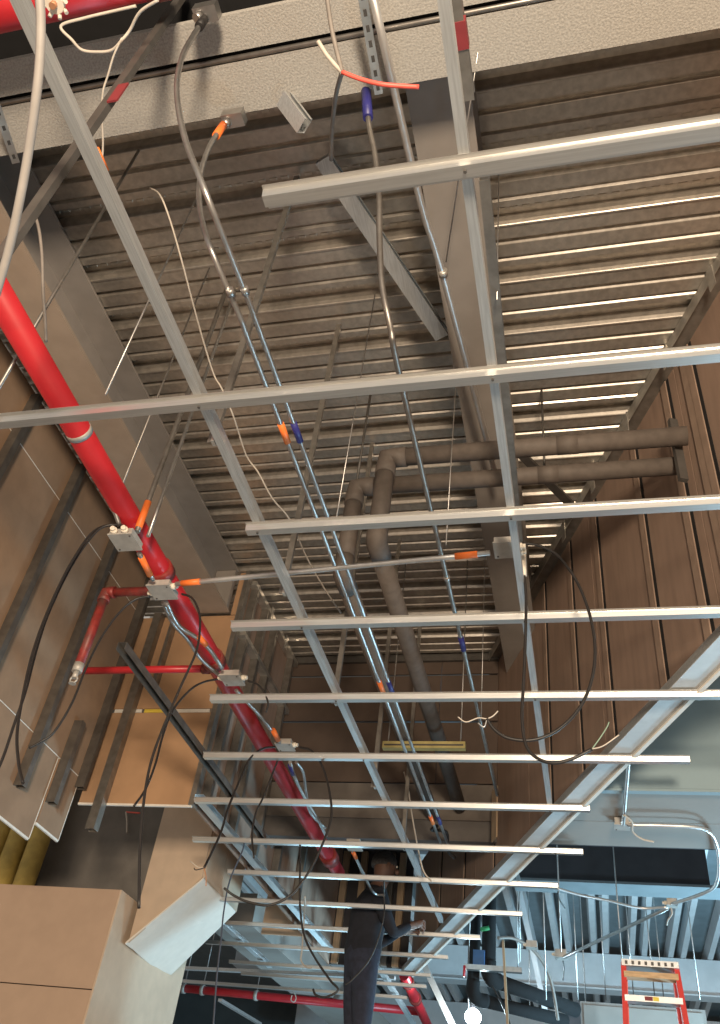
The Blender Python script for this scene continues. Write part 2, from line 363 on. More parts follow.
# ---- angled bulkhead on the right
wr = struct(empty('wall_right', (0.4, 3.4, 3.5)), 'angled bulkhead of brown boards on metal studs')
def bwall(name, y0, y1, d0, d1, o0, o1, mt):
    a, b_ = BP(y0, 0), BP(y1, 0); b = MB(); z0, z1 = 1.5+d0, 1.5+d1
    vs_ = []
    for z in (z0, z1):
        for yy, oo in ((y0,o0),(y1,o0),(y1,o1),(y0,o1)):
            p = BP(yy, z, oo); vs_.append(p)
    b.add(vs_, [(0,3,2,1),(4,5,6,7),(0,1,5,4),(1,2,6,5),(2,3,7,6),(3,0,4,7)])
    return b.build(name, mt, wr)
ys = [0.9, 2.0, 3.1, 4.2, 5.3, 6.4, 7.4, 8.3]
for i, (a, b_) in enumerate(zip(ys, ys[1:])):
    bwall('board', a+.003, b_-.003, 1.99, 3.72 if b_ < 6.5 else 2.9, -.052, -.040, M['brownr'])
    bwall('board', a+.003, b_-.003, 1.955, 3.72 if b_ < 6.5 else 2.9, -.066, -.053, M['soffit'])
studs_px = ((540,640),(566,600),(592,560),(636,520),(672,470),(694,420),(716,560))
stud_y = [PB(px, py).y for px, py in studs_px] + [1.4, 1.9, 6.0, 6.7, 7.4]
for sy in stud_y:
    hi = 3.70 if sy < 6.0 else 2.9
    bwall('stud', sy-.024, sy+.024, 1.99, hi, -.040, -.030, M['studw'])
    bwall('slot', sy-.044, sy-.024, 2.0, hi, -.040, -.036, M['blackin'])  # black strip painting the shade in the open side of the stud
bwall('bottom_track', 0.9, 8.3, 1.962, 1.966, -.052, .045, M['dullzinc'])
bwall('bottom_track', 0.9, 8.3, 1.966, 2.005, .043, .045, M['runner'])
bwall('top_track', 0.9, 5.9, 3.665, 3.745, .044, .047, M['track'])
bwall('top_track', 0.9, 5.9, 3.71, 3.745, -.052, .044, M['stud'])
bwall('edge_trim', 0.9, 8.3, 1.945, 1.962, -.075, -.056, M['white'])
for yy in (2.55, 3.0, 3.45, 3.9, 4.35): bwall('clip', yy, yy+.05, 3.60, 3.75, .047, .052, M['track'])
for px, py, h in ((502,815,.35),):
    q = PB(px, py); bwall('blocking', q.y-.05, q.y+.05, q.z-1.5-h/2, q.z-1.5+h/2, .047, .056, M['timber'])

# ---- concrete wall, beige enclosure and boxed bulkhead at lower left
struct(MB().box((-5.2, 6.35, 0), (-3.24, 6.5, 5.24)).build('wall_concrete', M['conc']), 'dark grey concrete wall behind the beige enclosure')
we = struct(empty('wall_enclosure', (-3.9, 5.8, 0)), 'beige board enclosure at the lower left')
for z0, z1 in ((0, 1.2), (1.2, 1.5+1.145), (1.5+1.152, 1.5+1.785)):
    MB().box((-5.2, 5.80, z0), (-3.236, 5.813, z1)).build('board', M['beige'], we)
MB().prism([(-3.222,5.80,0),(-3.235,5.80,0),(-3.225,7.13,0),(-3.212,7.13,0)], (0,0,1.5+1.785)).build('board', M['cream'], we)
# boxed drop whose cut underside slopes
yc = 6.0; k = PY(202,878,yc); l_ = PY(135,943,yc); z_top = ZD
xr, xl = -2.73, -3.17
wc = struct(empty('wall_boxed_drop', (xr, yc, k.z)), 'cream boxed drop with a white cut underside')
MB().prism([(xr, yc, k.z), (xr, yc, z_top), (xl, yc, z_top), (xl, yc, l_.z)], (0, .013, 0)).build('face_board', M['cream'], wc)
MB().prism([(xr, yc+.013, k.z), (xr, yc+.013, z_top), (xr, 6.34, z_top), (xr, 6.34, k.z)], (.013, 0, 0)).build('side_board', M['cream'], wc)
A, Bq = Vector((xr+.013, yc-.004, k.z-.012)), Vector((xl-.02, yc-.004, l_.z-.012))
tip = PZ(166,980,Bq.z-1.5)
far = [A + Vector((0,.74,0)), PZ(172,974,Bq.z-1.5+.03), tip, tip.lerp(Bq,.3) + Vector((.02,-.02,0)), tip.lerp(Bq,.6) + Vector((-.01,0,0)), tip.lerp(Bq,.85) + Vector((.015,0,0))]
MB().prism([A] + far + [Bq], (0,0,.014)).build('underside_board', M['white'], wc)
MB().prism([(xr+.002, 6.345, k.z), (xr+.002, 6.345, z_top), (xr+.002, 6.76, z_top), (xr+.002, 6.76, k.z)], (.011,0,0)).build('side_board', M['cream'], wc)
# pale wall panel behind the channels
struct(MB().box((-2.72, 7.4, 1.5+1.98), (-2.36, 7.42, 1.5+2.9)).build('wall_panel_back', M['cream']), 'small beige panel behind the far channels')

# ---- next room: drywall soffit, dark beam, decks and pale beams
ws = struct(empty('wall_soffit', (1.2, 4.5, 3.5)), 'pale drywall soffit box in the next room')
MB().prism([(BC-BS*4.46+.09,4.46,1.5+2.0),(4.0,4.46,1.5+2.0),(4.0,4.46,ZD),(BC-BS*4.46+.09,4.46,ZD)], (0,.013,0)).build('face_board', M['bluish'], ws)
def bsoff(y0, y1, z, t, mt, name):
    MB().prism([(BC-BS*y0+.09,y0,z),(4.0,y0,z),(4.0,y1,z),(BC-BS*y1+.09,y1,z)], (0,0,t)).build(name, mt, ws)
bsoff(4.46, 4.50, 1.5+1.985, .014, M['bluish'], 'edge_bead')
bsoff(4.50, 4.90, 1.5+2.0, .013, M['taupe'], 'underside_board')
bsoff(4.905, 5.26, 1.5+2.0, .013, M['taupe'], 'underside_board')
MB().prism([(BC-BS*5.26+.09,5.26,1.5+2.0),(4.0,5.26,1.5+2.0),(4.0,5.26,ZD),(BC-BS*5.26+.09,5.26,ZD)], (0,.013,0)).build('rear_board', M['slate'], ws)
db = struct(empty('trim_4', (0, 7.5, 4.0)), 'dark slate beam with pale lower flange in the next room')
MB().box((-.62, 7.5, 1.5+2.55), (0.93, 7.53, ZD+.1)).build('web', M['slate'], db)
MB().box((-.62, 7.46, 1.5+2.53), (3.5, 7.74, 1.5+2.55)).build('bottom_flange', M['deckgrey'], db)
# far deck, ribs running away
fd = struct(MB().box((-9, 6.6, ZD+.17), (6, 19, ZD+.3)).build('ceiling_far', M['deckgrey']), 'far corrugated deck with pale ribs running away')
def rib_mesh(L):
    b = MB(); b.bar((0,0,0), (0,L,0), [(-.06,.16),(-.035,0),(.035,0),(.06,.16),(.055,.16),(.031,.004),(-.031,.004),(-.055,.16)], up=(0,0,1)); return b.mesh('deck_rib', M['paintw'])
rm = rib_mesh(10.0); x = -5.3; ribk = 1
while x < 5.3:
    link('deck_rib', rm, fd).location = (x, 8.0, ZD+.01); x += (0.17 if ribk % 2 else 0.36); ribk += 1
for i, (yb, d0) in enumerate(((14.0, 3.28), (17.6, 3.1))):
    r = struct(empty('trim_%d' % (5+i), (0, yb, 1.5+d0)), 'pale beam across the far deck, %s' % ('nearer one' if i == 0 else 'farther one'))
    MB().box((-5.5, yb, 1.5+d0), (5.5, yb+.02, ZD)).build('web', M['paintw'], r)
    MB().box((-5.5, yb-.10, 1.5+d0-.02), (5.5, yb+.2, 1.5+d0)).build('bottom_flange', M['paintw'], r)
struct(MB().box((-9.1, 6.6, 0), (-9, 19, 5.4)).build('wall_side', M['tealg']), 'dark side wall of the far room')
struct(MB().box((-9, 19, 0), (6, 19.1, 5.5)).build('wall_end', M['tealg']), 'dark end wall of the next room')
# long pale soffit edge, lower left
p, q = PZ(228,925,2.3), PZ(345,1024,2.3)
sb = struct(empty('trim_7', p), 'long grey soffit edge running away at the lower left')
MB().bar(p, p + (q-p)*1.6, [(-.25,0),(.25,0),(.25,.3),(-.25,.3)]).build('soffit', M['taupe'], sb)

# ================================================================ CEILING GRID
ORD = ['first','second','third','fourth','fifth','sixth','seventh','eighth','ninth','tenth','eleventh','twelfth','thirteenth','fourteenth','fifteenth','sixteenth']
HP = hat_profile()
def screws(parent, pts, r=.0045):
    for p in pts:
        MB().tube([p, Vector(p) + Vector((0,0,-.004))], r, 6).build('screw', M['darkst'], parent)
chan = [((265,198),None,-1.30),((0,424),-2.25,1.15),((247,531),None,1.22),((232,628),None,1.02),((211,700),None,0.86),((204,758),None,(690,763)),
        ((195,802),None,(590,812)),((193,841),None,(583,855)),((228,874),None,(558,888)),((222,890),None,(522,915)),((226,922),None,(480,939)),((206,944),None,(448,959)),((229,964),None,(430,976)),((242,970),None,(422,981)),((180,974),None,(400,989))]
ychan = [0.972,1.600,2.206,2.815,3.418,4.022,4.606,5.225,5.815,6.42,7.02,7.62,8.22,8.62,9.1]
extra = ['with its cut end above the long conduits', 'the one crossing the red pipe', 'starting just left of the second carrying runner', 'above the first hanging black loop', 'reaching the right edge of the photo',
         'ending over the pale soffit', 'ending at the pale underside board', 'beside the facing tan wall', 'with its left end near the cream drop', 'in front of the worker', 'across the worker’s back',
         'behind the worker', 'near the worker’s hip', 'just past the worker', 'last one before the far red pipe']
for i, (yc_, (lp, lx, rx)) in enumerate(zip(ychan, chan)):
    xl_ = lx if lx is not None else PY(lp[0], lp[1], yc_).x * 1.0
    if lx is None: xl_ = PZ(lp[0], lp[1], 1.93).x * (yc_ / PZ(lp[0], lp[1], 1.93).y)
    if i == 0: xr_ = 1.20
    else: xr_ = rx if not isinstance(rx, tuple) else PZ(rx[0], rx[1], 1.93).x
    dzs = 0.0
    b = MB(); b.bar((xl_, yc_, ZG), (xr_, yc_, ZG), HP)
    r = tag(b.build('furring_channel', M['channel']), '%s furring channel from the top, %s' % (ORD[i], extra[i]), 'channel', 'furring channels of the ceiling grid')
    pts = [(x_, yc_-.0005, ZG-.001) for x_ in (-1.09, -.185) if xl_ < x_ < xr_]
    screws(r, pts)
CP = c_profile(.026, .038, .002)
def runner(p0, p1, label, side=1, prof=None, mt='runner', name='main_runner', up=(0,0,1)):
    b = MB(); b.bar(p0, p1, prof or [(a*side, c) for a, c in CP], up=up)
    return tag(b.build(name, M[mt]), label, 'channel')
ZR = ZG + .024
runner((-1.09, 0.30, ZR), (-1.09, 6.75, ZR), 'long galvanized carrying runner crossing the photo from top left to the worker', -1, [(a*-1, c) for a, c in c_profile(.028,.038,.002)])
runner((-.185, 0.25, ZR), (-.185, 4.60, ZR), 'galvanized carrying runner below the grey steel beam, ending at the angled bulkhead', -1)
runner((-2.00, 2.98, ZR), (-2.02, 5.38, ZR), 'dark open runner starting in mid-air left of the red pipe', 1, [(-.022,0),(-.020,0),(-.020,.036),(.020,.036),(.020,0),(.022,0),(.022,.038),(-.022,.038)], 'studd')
runner((-2.24, 4.62, ZR+.001), (-2.19, 7.75, ZR+.001), 'bright wide runner fixed along the foot of the inner left wall', 1, [(a, c) for a, c in c_profile(.055,.035,.002)])
a_, b2 = PZ(222,925,1.975), PZ(270,968,1.975)
runner(a_, b2, 'short bright runner below the cream boxed drop', 1, [(a, c) for a, c in c_profile(.05,.035,.002)])
# brace channels next to the second runner
runner(PZ(452,-20,2.35), PZ(469,101,2.35), 'brown brace channel with a red paint mark at the top of the photo', -1, [(a,c) for a,c in c_profile(.03,.05,.002)], 'stud', 'brace_channel')
o = bpy.data.objects['brace_channel']
p = PZ(457,22,2.35); q = PZ(461,50,2.35)
MB().bar(p + Vector((.004,0,-.002)), q + Vector((.004,0,-.002)), [(-.017,-.001),(.017,-.001),(.017,.04),(-.017,.04)]).build('paint_mark', M['redspot'], o)
runner(PZ(484,180,2.75), PZ(521,560,2.75), 'brown brace channel running beside the second carrying runner', -1, [(a,c) for a,c in c_profile(.035,.05,.002)], 'stud', 'brace_channel')
runner(PZ(322,160,3.62), PZ(442,338,3.56), 'galvanized kicker channel slanting from the deck to the grey beam', -1, [(a,c) for a,c in c_profile(.075,.04,.002,.01)], 'runner', 'kicker_channel')
runner(PZ(280,98,3.28), PZ(301,126,3.18), 'stub of galvanized stud sticking out from the sprayed beam', 1, [(a,c) for a,c in c_profile(.065,.04,.002,.01)], 'runner', 'stud_stub')

# ---- hangers: vertical strips and rods from the grid to the deck
def hanger(px, py, dz, top, w, t, label, mt='stud', kind='strip', paint=None, name='hanger_strip', grp='grid hangers'):
    p = PZ(px, py, dz); q = Vector((p.x, p.y, top))
    b = MB()
    if kind == 'strip': b.bar(p, q, [(0,0),(w,0),(w,t),(t,t),(t,w*.7),(0,w*.7)], up=(0,1,0))
    else: b.tube([p, q], w/2, 8)
    o = tag(b.build(name, M[mt]), label, 'hanger', grp)
    return o, p
hb = PZ(160,28,3.1); hz = PY(0,262,hb.y).z
hpx = proj((hb.x, hb.y, hz))
h1, p = hanger(hpx[0], hpx[1], hz-1.5-.0, 1.5+3.5, .030, .004, 'heavy dark angle hanger with a red paint mark in the top left corner', 'darkst')
zm = PY(101,97,p.y).z
MB().obox((p.x+.015, p.y-.003, zm), (.017,0,0), (0,.003,0), (0,0,.06)).build('paint_mark', M['redspot'], h1)
hanger(-14, 409, 1.95, ZD-.02, .013, .002, 'dark round hanger rod crossing the red pipe near the left edge', 'emtdark', 'rod', name='hanger_rod')
hanger(105, 395, 2.2, ZD-.02, .008, .002, 'thin shiny hanger rod in front of the left steel beam', 'emt', 'rod', name='hanger_rod')
hanger(118, 495, 2.15, ZD-.02, .009, .002, 'thin hanger rod rising from the red pipe above the first junction box', 'emtdark', 'rod', name='hanger_rod')
yh = [1.78, 2.62, 3.50, 4.42, 5.32]
where = ['rising to the deck behind the paired conduits', 'rising behind the third thin channel', 'rising behind the fourth thin channel', 'rising behind the sixth thin channel', 'rising above the grey ledge']
for i, yy in enumerate(yh):
    b = MB(); b.bar((-1.115, yy, ZR+.01), (-1.115, yy, ZD-.012), [(0,0),(.024,0),(.024,.003),(.003,.003),(.003,.018),(0,.018)], up=(0,1,0))
    o = tag(b.build('hanger_strip', M['stud']), '%s angle hanger on the long carrying runner, %s' % (ORD[i], where[i]), 'hanger', 'grid hangers')
    MB().box((-1.12, yy-.012, ZR+.002), (-1.108, yy+.012, ZR+.05)).build('clip', M['track'], o)
def wire(pts, r, mt, name, label, cat, n=6, grp=None, sub=1):
    return tag(MB().tube(curve(pts, sub) if sub > 1 else pts, r, n).build(name, M[mt]), label, cat, grp)
for i, (px, py, d, top, lab) in enumerate(((336,520,2.2,ZD-.01,'thin hanger wire left of the bent insulated pipes'),(357,480,3.05,ZD-.01,'short dark hanger rod over the left pipe elbow'),(446,545,2.3,ZD-.01,'thin hanger wire right of the bent insulated pipes'),
      (481,727,2.3,ZD-.01,'thin hanger wire just left of the frayed cable end'),(497,300,2.7,ZD-.01,'thin hanger wire beside the second carrying runner'),(545,480,3.05,ZD-.01,'hanger rod for the pipes near the angled bulkhead'))):
    p = PZ(px, py, d); wire([p, Vector((p.x, p.y, top))], .003 if i not in (1, 5) else .007, 'emt' if i not in (1, 5) else 'darkst', 'hanger_wire', lab, 'hanger', 6, 'hanger wires')
p = PZ(446,262,3.36); wire([p, PZ(478,52,3.30+.0)], .003, 'emt', 'hanger_wire', 'slanting thin wire across the grey steel beam at the top', 'hanger', 6, 'hanger wires')

# ================================================================ PIPES AND CONDUITS
DP = 2.15
# fire main
fx = PZ(135,512,DP).x; fx2 = PZ(340,875,DP).x
P0 = Vector((fx+.01, 0.2, 1.5+DP)); P1 = Vector((fx2, 6.35, 1.5+DP))
fm = empty('fire_main', P0); tag(fm, 'bright red fire pipe running along the left side of the corridor', 'pipe')
MB().tube([P0, P1], .047, 18).build('pipe', M['red'], fm)
def on_main(py):
    best = min((abs((lambda q: q)(proj_y(P0.lerp(P1, t/400))) - py), t) for t in range(401)); return P0.lerp(P1, best[1]/400)
def proj_y(p): return proj(p)[1]
dirm = (P1-P0).normalized()
for py, mt, rr, hl in ((432,'jbox',.0485,.012),(660,'redold',.056,.03),(570,'redold',.056,.028),(857,'redold',.062,.06)):
    c = on_main(py); MB().tube([c - dirm*hl, c + dirm*hl], rr, 18).build('coupling', M[mt], fm)
c = on_main(590)
br = PZ(103,588,DP)
t1 = Vector((br.x, c.y, 1.5+DP)); low = Vector((br.x, c.y, PY(67,668,c.y).z))
pb = MB().tube([c, t1 + Vector((.02,0,0))], .021, 12).build('branch_pipe', M['redold'], fm)
MB().tube([t1 + Vector((.045,0,0)), t1 + Vector((.025,0,0)), t1, t1 + Vector((0,0,-.03)), t1 + Vector((0,0,-.05))], .028, 12).build('elbow', M['redold'], pb)
pd = MB().tube([t1, low], .021, 12).build('drop_pipe', M['redold'], fm)
MB().tube([low + Vector((0,0,.02)), low + Vector((0,0,-.02))], .022, 12).build('reducer', M['jbox'], pd)
sp = MB().tube([low + Vector((0,0,-.02)), low + Vector((0,0,-.05))], .012, 10).build('sprinkler_head', M['jbox'], fm)
b = MB(); ring = [low + Vector((.016*math.cos(a*math.pi/8), 0, -.056 + .016*math.sin(a*math.pi/8))) for a in range(17)]
b.tube(ring, .004, 6).build('sprinkler_frame', M['jbox'], sp)
MB().tube([low + Vector((0,0,-.074)), low + Vector((0,0,-.077))], .016, 12).build('deflector', M['jbox'], sp)
c2 = on_main(668); e2 = PZ(80,673,DP); e2 = Vector((e2.x, c2.y, c2.z))
pb2 = MB().tube([c2, e2], .019, 12).build('branch_pipe', M['red'], fm)
MB().tube([c2 + Vector((-.045,0,0)), c2 + Vector((-.085,0,0))], .027, 12).build('outlet', M['redold'], pb2)
MB().tube([e2, e2 + Vector((-.012,0,0))], .0215, 12).build('end_cap', M['redold'], pb2)

# big red pipe at the very top left
ra, rb = PZ(-40,20,3.15), PZ(118,0,3.15)
ryy = (ra.y + rb.y)/2
o = empty('red_main', (ra.x, ryy, ra.z)); tag(o, 'thick dark red pipe crossing the very top left corner', 'pipe')
MB().tube([(-2.6, ryy-.03, 1.5+3.15), (-1.25, ryy-.03, 1.5+3.15)], .075, 18).build('pipe', M['redold'] if False else M['red'], o)
MB().tube([(-1.27, ryy-.03, 1.5+3.15), (-1.20, ryy-.03, 1.5+3.15)], .084, 18).build('coupling', M['redold'], o)

# paired conduits
DC = 2.15
def conduit(name, label, pts, r, mt='emt', sleeves=(), n=10, grp=None, sub=6, clamps=()):
    path = curve(pts, sub); root = empty(name, path[0]); tag(root, label, 'conduit', grp)
    MB().tube(path, r, n).build('tube', M[mt], root)
    for a, b_, m_, rr in sleeves: MB().tube([a, b_], rr, 10).build('sleeve', M[m_], root)
    for c_, d_ in clamps: MB().tube([c_ - d_*.012, c_ + d_*.012], r*1.35, 10).build('coupling', M['emt'], root)
    return root
Yv = Vector((0,1,0))
xa, xb = PZ(283,430,DC).x, PZ(296,430,DC).x
YA = PZ(283,430,DC).y
yend = PZ(455,850,DC).y
s1 = [PZ(205,18,3.2), PZ(195,33,3.08), PZ(183,55,2.9), PZ(177,82,2.72), PZ(179,112,2.55), PZ(187,145,2.38), PZ(200,178,2.22), PZ(215,216,DC), Vector((xb, PZ(247,300,DC).y, 1.5+DC)), Vector((xb, PZ(256,322,DC).y, 1.5+DC)), Vector((xb, YA, 1.5+DC)), Vector((xb, YA+1, 1.5+DC)), Vector((xb, yend, 1.5+DC))]
conduit('conduit', 'steel conduit with blue sleeves, right one of the long pair', s1, .0095, 'emt',
        [(Vector((xb, YA-.03, 1.5+DC)), Vector((xb, YA+.06, 1.5+DC)), 'blue', .0125), (PZ(206,16,3.22), PZ(199,27,3.12), 'cablek', .016), (Vector((xb,3.62,1.5+DC)), Vector((xb,3.74,1.5+DC)), 'blue', .0125), (Vector((xb,5.25,1.5+DC)), Vector((xb,5.37,1.5+DC)), 'blue', .0125)],
        clamps=[(Vector((xb, 1.35, 1.5+DC)), Yv)])
s2 = [PZ(226,121,3.22), PZ(217,134,3.05), PZ(208,150,2.9), PZ(201,172,2.72), PZ(199,198,2.5), PZ(203,225,2.33), PZ(213,254,2.2), Vector((xa, PZ(240,315,DC).y, 1.5+DC)), Vector((xa, PZ(248,337,DC).y, 1.5+DC)), Vector((xa, YA, 1.5+DC)), Vector((xa, YA+1, 1.5+DC)), Vector((xa, yend, 1.5+DC))]
conduit('conduit', 'steel conduit with orange sleeves, left one of the long pair', s2, .0095, 'emt',
        [(Vector((xa, YA-.03, 1.5+DC)), Vector((xa, YA+.06, 1.5+DC)), 'orange', .0125), (PZ(224,124,3.18), PZ(216,136,3.04), 'orange', .015), (Vector((xa,3.62,1.5+DC)), Vector((xa,3.74,1.5+DC)), 'orange', .0125), (Vector((xa,5.25,1.5+DC)), Vector((xa,5.37,1.5+DC)), 'orange', .0125)],
        clamps=[(Vector((xa, 1.35, 1.5+DC)), Yv)])
# third conduit
D3 = 2.22
x3 = PZ(445,570,D3).x
s3 = [PZ(366,92,3.3), PZ(369,125,3.1), PZ(375,155,2.95), PZ(379,195,2.75), PZ(379.5,235,2.58), PZ(382,285,2.38), PZ(391,330,D3+.03), Vector((x3, PZ(402,388,D3).y, 1.5+D3)), Vector((x3, 3.3, 1.5+D3)), Vector((x3, PZ(497,795,D3).y, 1.5+D3))]
conduit('conduit', 'dark steel conduit with a blue top sleeve, bending down left of the grey beam', s3, .0105, 'emtdark',
        [(PZ(366,90,3.31), PZ(368,118,3.14), 'blue', .019), (Vector((x3,3.35,1.5+D3)), Vector((x3,3.46,1.5+D3)), 'blue', .0135)], clamps=[(Vector((x3, 2.9, 1.5+D3)), Yv)])
# fourth conduit under the beam
s4 = [PZ(368,-25,3.22), PZ(420,200,3.30), PZ(443,275,3.33), PZ(497,480,3.36)]
c4 = conduit('conduit', 'straight grey conduit strapped under the grey steel beam', s4, .0155, 'alu', sub=3)
q = PZ(443,273,3.33); MB().tube([q-Yv*.015, q+Yv*.015], .022, 10).build('strap', M['track'], c4)
# cross conduit between boxes
DB = 2.04
ca, cb = PZ(176,584,DB), PZ(490,553,DB)
def lp(t): return ca.lerp(cb, t)
conduit('conduit', 'bright conduit with orange sleeves at both ends, crossing below the bent pipes', [ca, lp(.5), cb], .0105, 'alu',
        [(lp(.02), lp(.085), 'orange', .0135), (lp(.90), lp(.965), 'orange', .0135)], sub=3)
# conduits tying the boxes to each other and to the deck
jb = [PZ(125,542,DB), PZ(162,592,DB), PZ(232,680,DB), PZ(285,747,DB), PZ(501,550,DB)]
up1 = PZ(137,532,DB+.03)
conduit('conduit', 'conduit with an orange sleeve rising from the first junction box to the deck', [up1, Vector((up1.x-.0, up1.y+.0, up1.z+.6)), Vector((up1.x, up1.y, ZD-.01))], .012, 'emtdark',
        [(up1 + Vector((0,0,.02)), up1 + Vector((0,0,.16)), 'orange', .015)], sub=3)
up2 = up1 + Vector((.035,.03,0))
conduit('conduit', 'thin shiny conduit beside the riser of the first junction box', [up2, up2 + Vector((0,0,.6)), Vector((up2.x, up2.y, ZD-.01))], .008, 'emt', sub=3)
conduit('conduit', 'short conduit with an orange sleeve joining the two upper junction boxes', [PZ(139,553,DB), PZ(146,566,DB), PZ(153,580,DB)], .010, 'emt', [(PZ(141,557,DB), PZ(150,575,DB), 'orange', .0135)], sub=3)
conduit('conduit', 'grey conduit on the red pipe between the second and third junction boxes', [PZ(166,602,DB), PZ(178,625,DB), PZ(197,638,DB), PZ(210,650,DB), PZ(222,668,DB)], .010, 'emt', [(PZ(199,637,DB), PZ(206,645,DB), 'orange', .013)])
conduit('conduit', 'second grey conduit looping under the red pipe below the second junction box', [PZ(163,602,DB+.04), PZ(172,622,DB+.03), PZ(188,640,DB+.02), PZ(200,658,DB+.02), PZ(220,676,DB+.02)], .009, 'emt')
conduit('conduit', 'conduit with an orange tip between the third and fourth junction boxes', [PZ(236,690,DB), PZ(248,703,DB), PZ(262,718,DB), PZ(280,742,DB)], .009, 'emt', [(PZ(273,730,DB), PZ(278,740,DB), 'orange', .014)])
conduit('conduit', 'conduit with a blue sleeve leaving the fourth junction box beside the red pipe', [PZ(290,762,DB), PZ(296,780,DB), PZ(306,800,DB), PZ(318,820,DB), PZ(326,836,DB)], .010, 'emt', [(PZ(290,765,DB), PZ(293,774,DB), 'blue', .014)])
conduit('conduit', 'pale curved conduit next to the fourth junction box', [PZ(296,762,DB+.05), PZ(303,772,DB+.05), PZ(306,792,DB+.05), PZ(310,812,DB+.05), PZ(325,828,DB+.05)], .009, 'emt')
conduit('conduit', 'thin conduit running along the upper side of the red pipe near the left edge', [PZ(50,396,DB+.12), PZ(67,427,DB+.12), PZ(90,466,DB+.12), PZ(110,500,DB+.10), PZ(120,526,DB+.04)], .010, 'cableg' if False else 'emt')
pA, pB_ = PZ(353,852,DB), PZ(375,890,DB)
conduit('conduit', 'thin conduit bending beside the worker’s shoulder', [pA, PZ(364,875,DB), PZ(374,893,DB), PZ(385,895,DB)], .010, 'emt', [(PZ(353,852,DB), PZ(356,858,DB), 'orange', .013)])

def junction_box(c, s, h, label, glands, tilt=0.0):
    r = empty('junction_box', c); tag(r, label, 'junction box', 'junction boxes')
    MB().obox(c + Vector((0,0,h/2+.004)), (s/2,0,0), (0,s/2,0), (0,0,h/2)).build('body', M['jbox'], r)
    lid = MB().obox(c, (s/2+.004,0,0), (0,s/2+.004,0), (0,0,.0035)).build('cover', M['jbox'], r)
    for i in (-1, 1):
        MB().tube([c + Vector((i*s*.4, -i*s*.4, -.003)), c + Vector((i*s*.4, -i*s*.4, -.006))], .004, 6).build('screw', M['darkst'], lid)
    for a, off in glands:
        d = Vector((math.cos(a), math.sin(a), 0)); q = c + d*(s/2) + Vector((-d.y, d.x, 0))*off + Vector((0,0,h*.5))
        g = MB().tube([q, q + d*.016], .014, 8).build('gland', M['gland'], r)
        MB().tube([q + d*.016, q + d*.028], .010, 8).build('nut', M['gland'], g)
    for o in r.children:
        if tilt: pass
    return r
PI = math.pi
junction_box(jb[0], .098, .024, 'metal junction box with two ivory glands, uppermost of those along the red pipe', [(-PI/2, -.025), (-PI/2, .022)])
junction_box(jb[1], .098, .024, 'metal junction box at the left end of the cross conduit', [(0, -.02), (PI, -.02)])
junction_box(jb[2], .095, .024, 'metal junction box above the left end of the fifth thin channel', [(0, 0), (PI, 0)])
junction_box(jb[3], .085, .024, 'metal junction box above the left end of the sixth thin channel', [(0, 0)])
junction_box(jb[4] + Vector((.02,0,0)), .085, .024, 'metal junction box at the right end of the cross conduit beside the runner', [(0, .0), (0, .03)])
junction_box(PZ(354,848,DB), .09, .04, 'small dark junction box near the end of the red pipe', [(0, 0)])
for q, lab in ((PZ(207,12,3.22), 'square conduit box on the sprayed beam at the top of the photo'), (PZ(234,118,3.22), 'conduit box with an orange sleeve under the sprayed beam edge')):
    r = empty('conduit_box', q); tag(r, lab, 'junction box')
    MB().obox(q, (.042,0,0), (0,.026,0), (0,0,.026)).build('body', M['emt'], r)
    MB().tube([q + Vector((-.02,-.0,-.026)), q + Vector((-.03,.0,-.046))], .017, 10).build('connector', M['emt'], r)

# insulated pipes
def inspipe(label, px1, px2, pxd, D1, D2, pend, r=.046):
    a = PZ(px1[0], px1[1], D1); b_ = PZ(px2[0], px2[1], D1); yy = (a.y + b_.y)/2
    root = empty('insulated_pipe', (a.x, yy, 1.5+D1)); tag(root, label, 'pipe', 'insulated pipes')
    A = Vector((a.x, yy, 1.5+D1)); B = Vector((b_.x, yy, 1.5+D1)); Cc = Vector((a.x, yy, 1.5+D2)); E_ = Vector((a.x, pend, 1.5+D2))
    MB().tube([A + Vector((.045,0,0)), B], r, 14).build('level_run', M['insul'], root)
    MB().tube([A + Vector((.10,0,0)), A + Vector((.045,0,0)), A + Vector((.0,0,.0)), A + Vector((0,0,-.06)), A + Vector((0,0,-.12))], r*1.10, 14).build('elbow', M['insul'], root)
    MB().tube([A + Vector((0,0,-.04)), Cc + Vector((0,0,.05))], r, 14).build('drop', M['insul'], root)
    MB().tube([Cc + Vector((0,0,.10)), Cc + Vector((0,0,.03)), Cc + Vector((0,.01,.0)), Cc + Vector((0,.06,0)), Cc + Vector((0,.12,0))], r*1.08, 14).build('elbow', M['insul'], root)
    MB().tube([Cc + Vector((0,.03,0)), E_], r, 14).build('long_run', M['insul'], root)
    q = A.lerp(B, .62); MB().tube([q - Vector((.05,0,0)), q + Vector((.05,0,0))], r*1.04, 14).build('band', M['insul'], root)
    return A, B
A, B = inspipe('thick grey insulated pipe, right one of the bent pair', (387,458), (687,436), None, 3.02, 2.48, 5.88)
inspipe('thick grey insulated pipe, left one of the bent pair', (357,490), (677,463), None, 2.98, 2.42, 5.88, .044)
# brackets on the angled wall
for px, py, lab in ((690,452,'dark bracket on the angled bulkhead holding the insulated pipe ends'),):
    q = PB(px, py); b = MB(); b.obox(q + BN*.06, BU*.012, BN*.02, (0,0,.20)); tag(b.build('pipe_bracket', M['darkst']), lab, 'bracket')
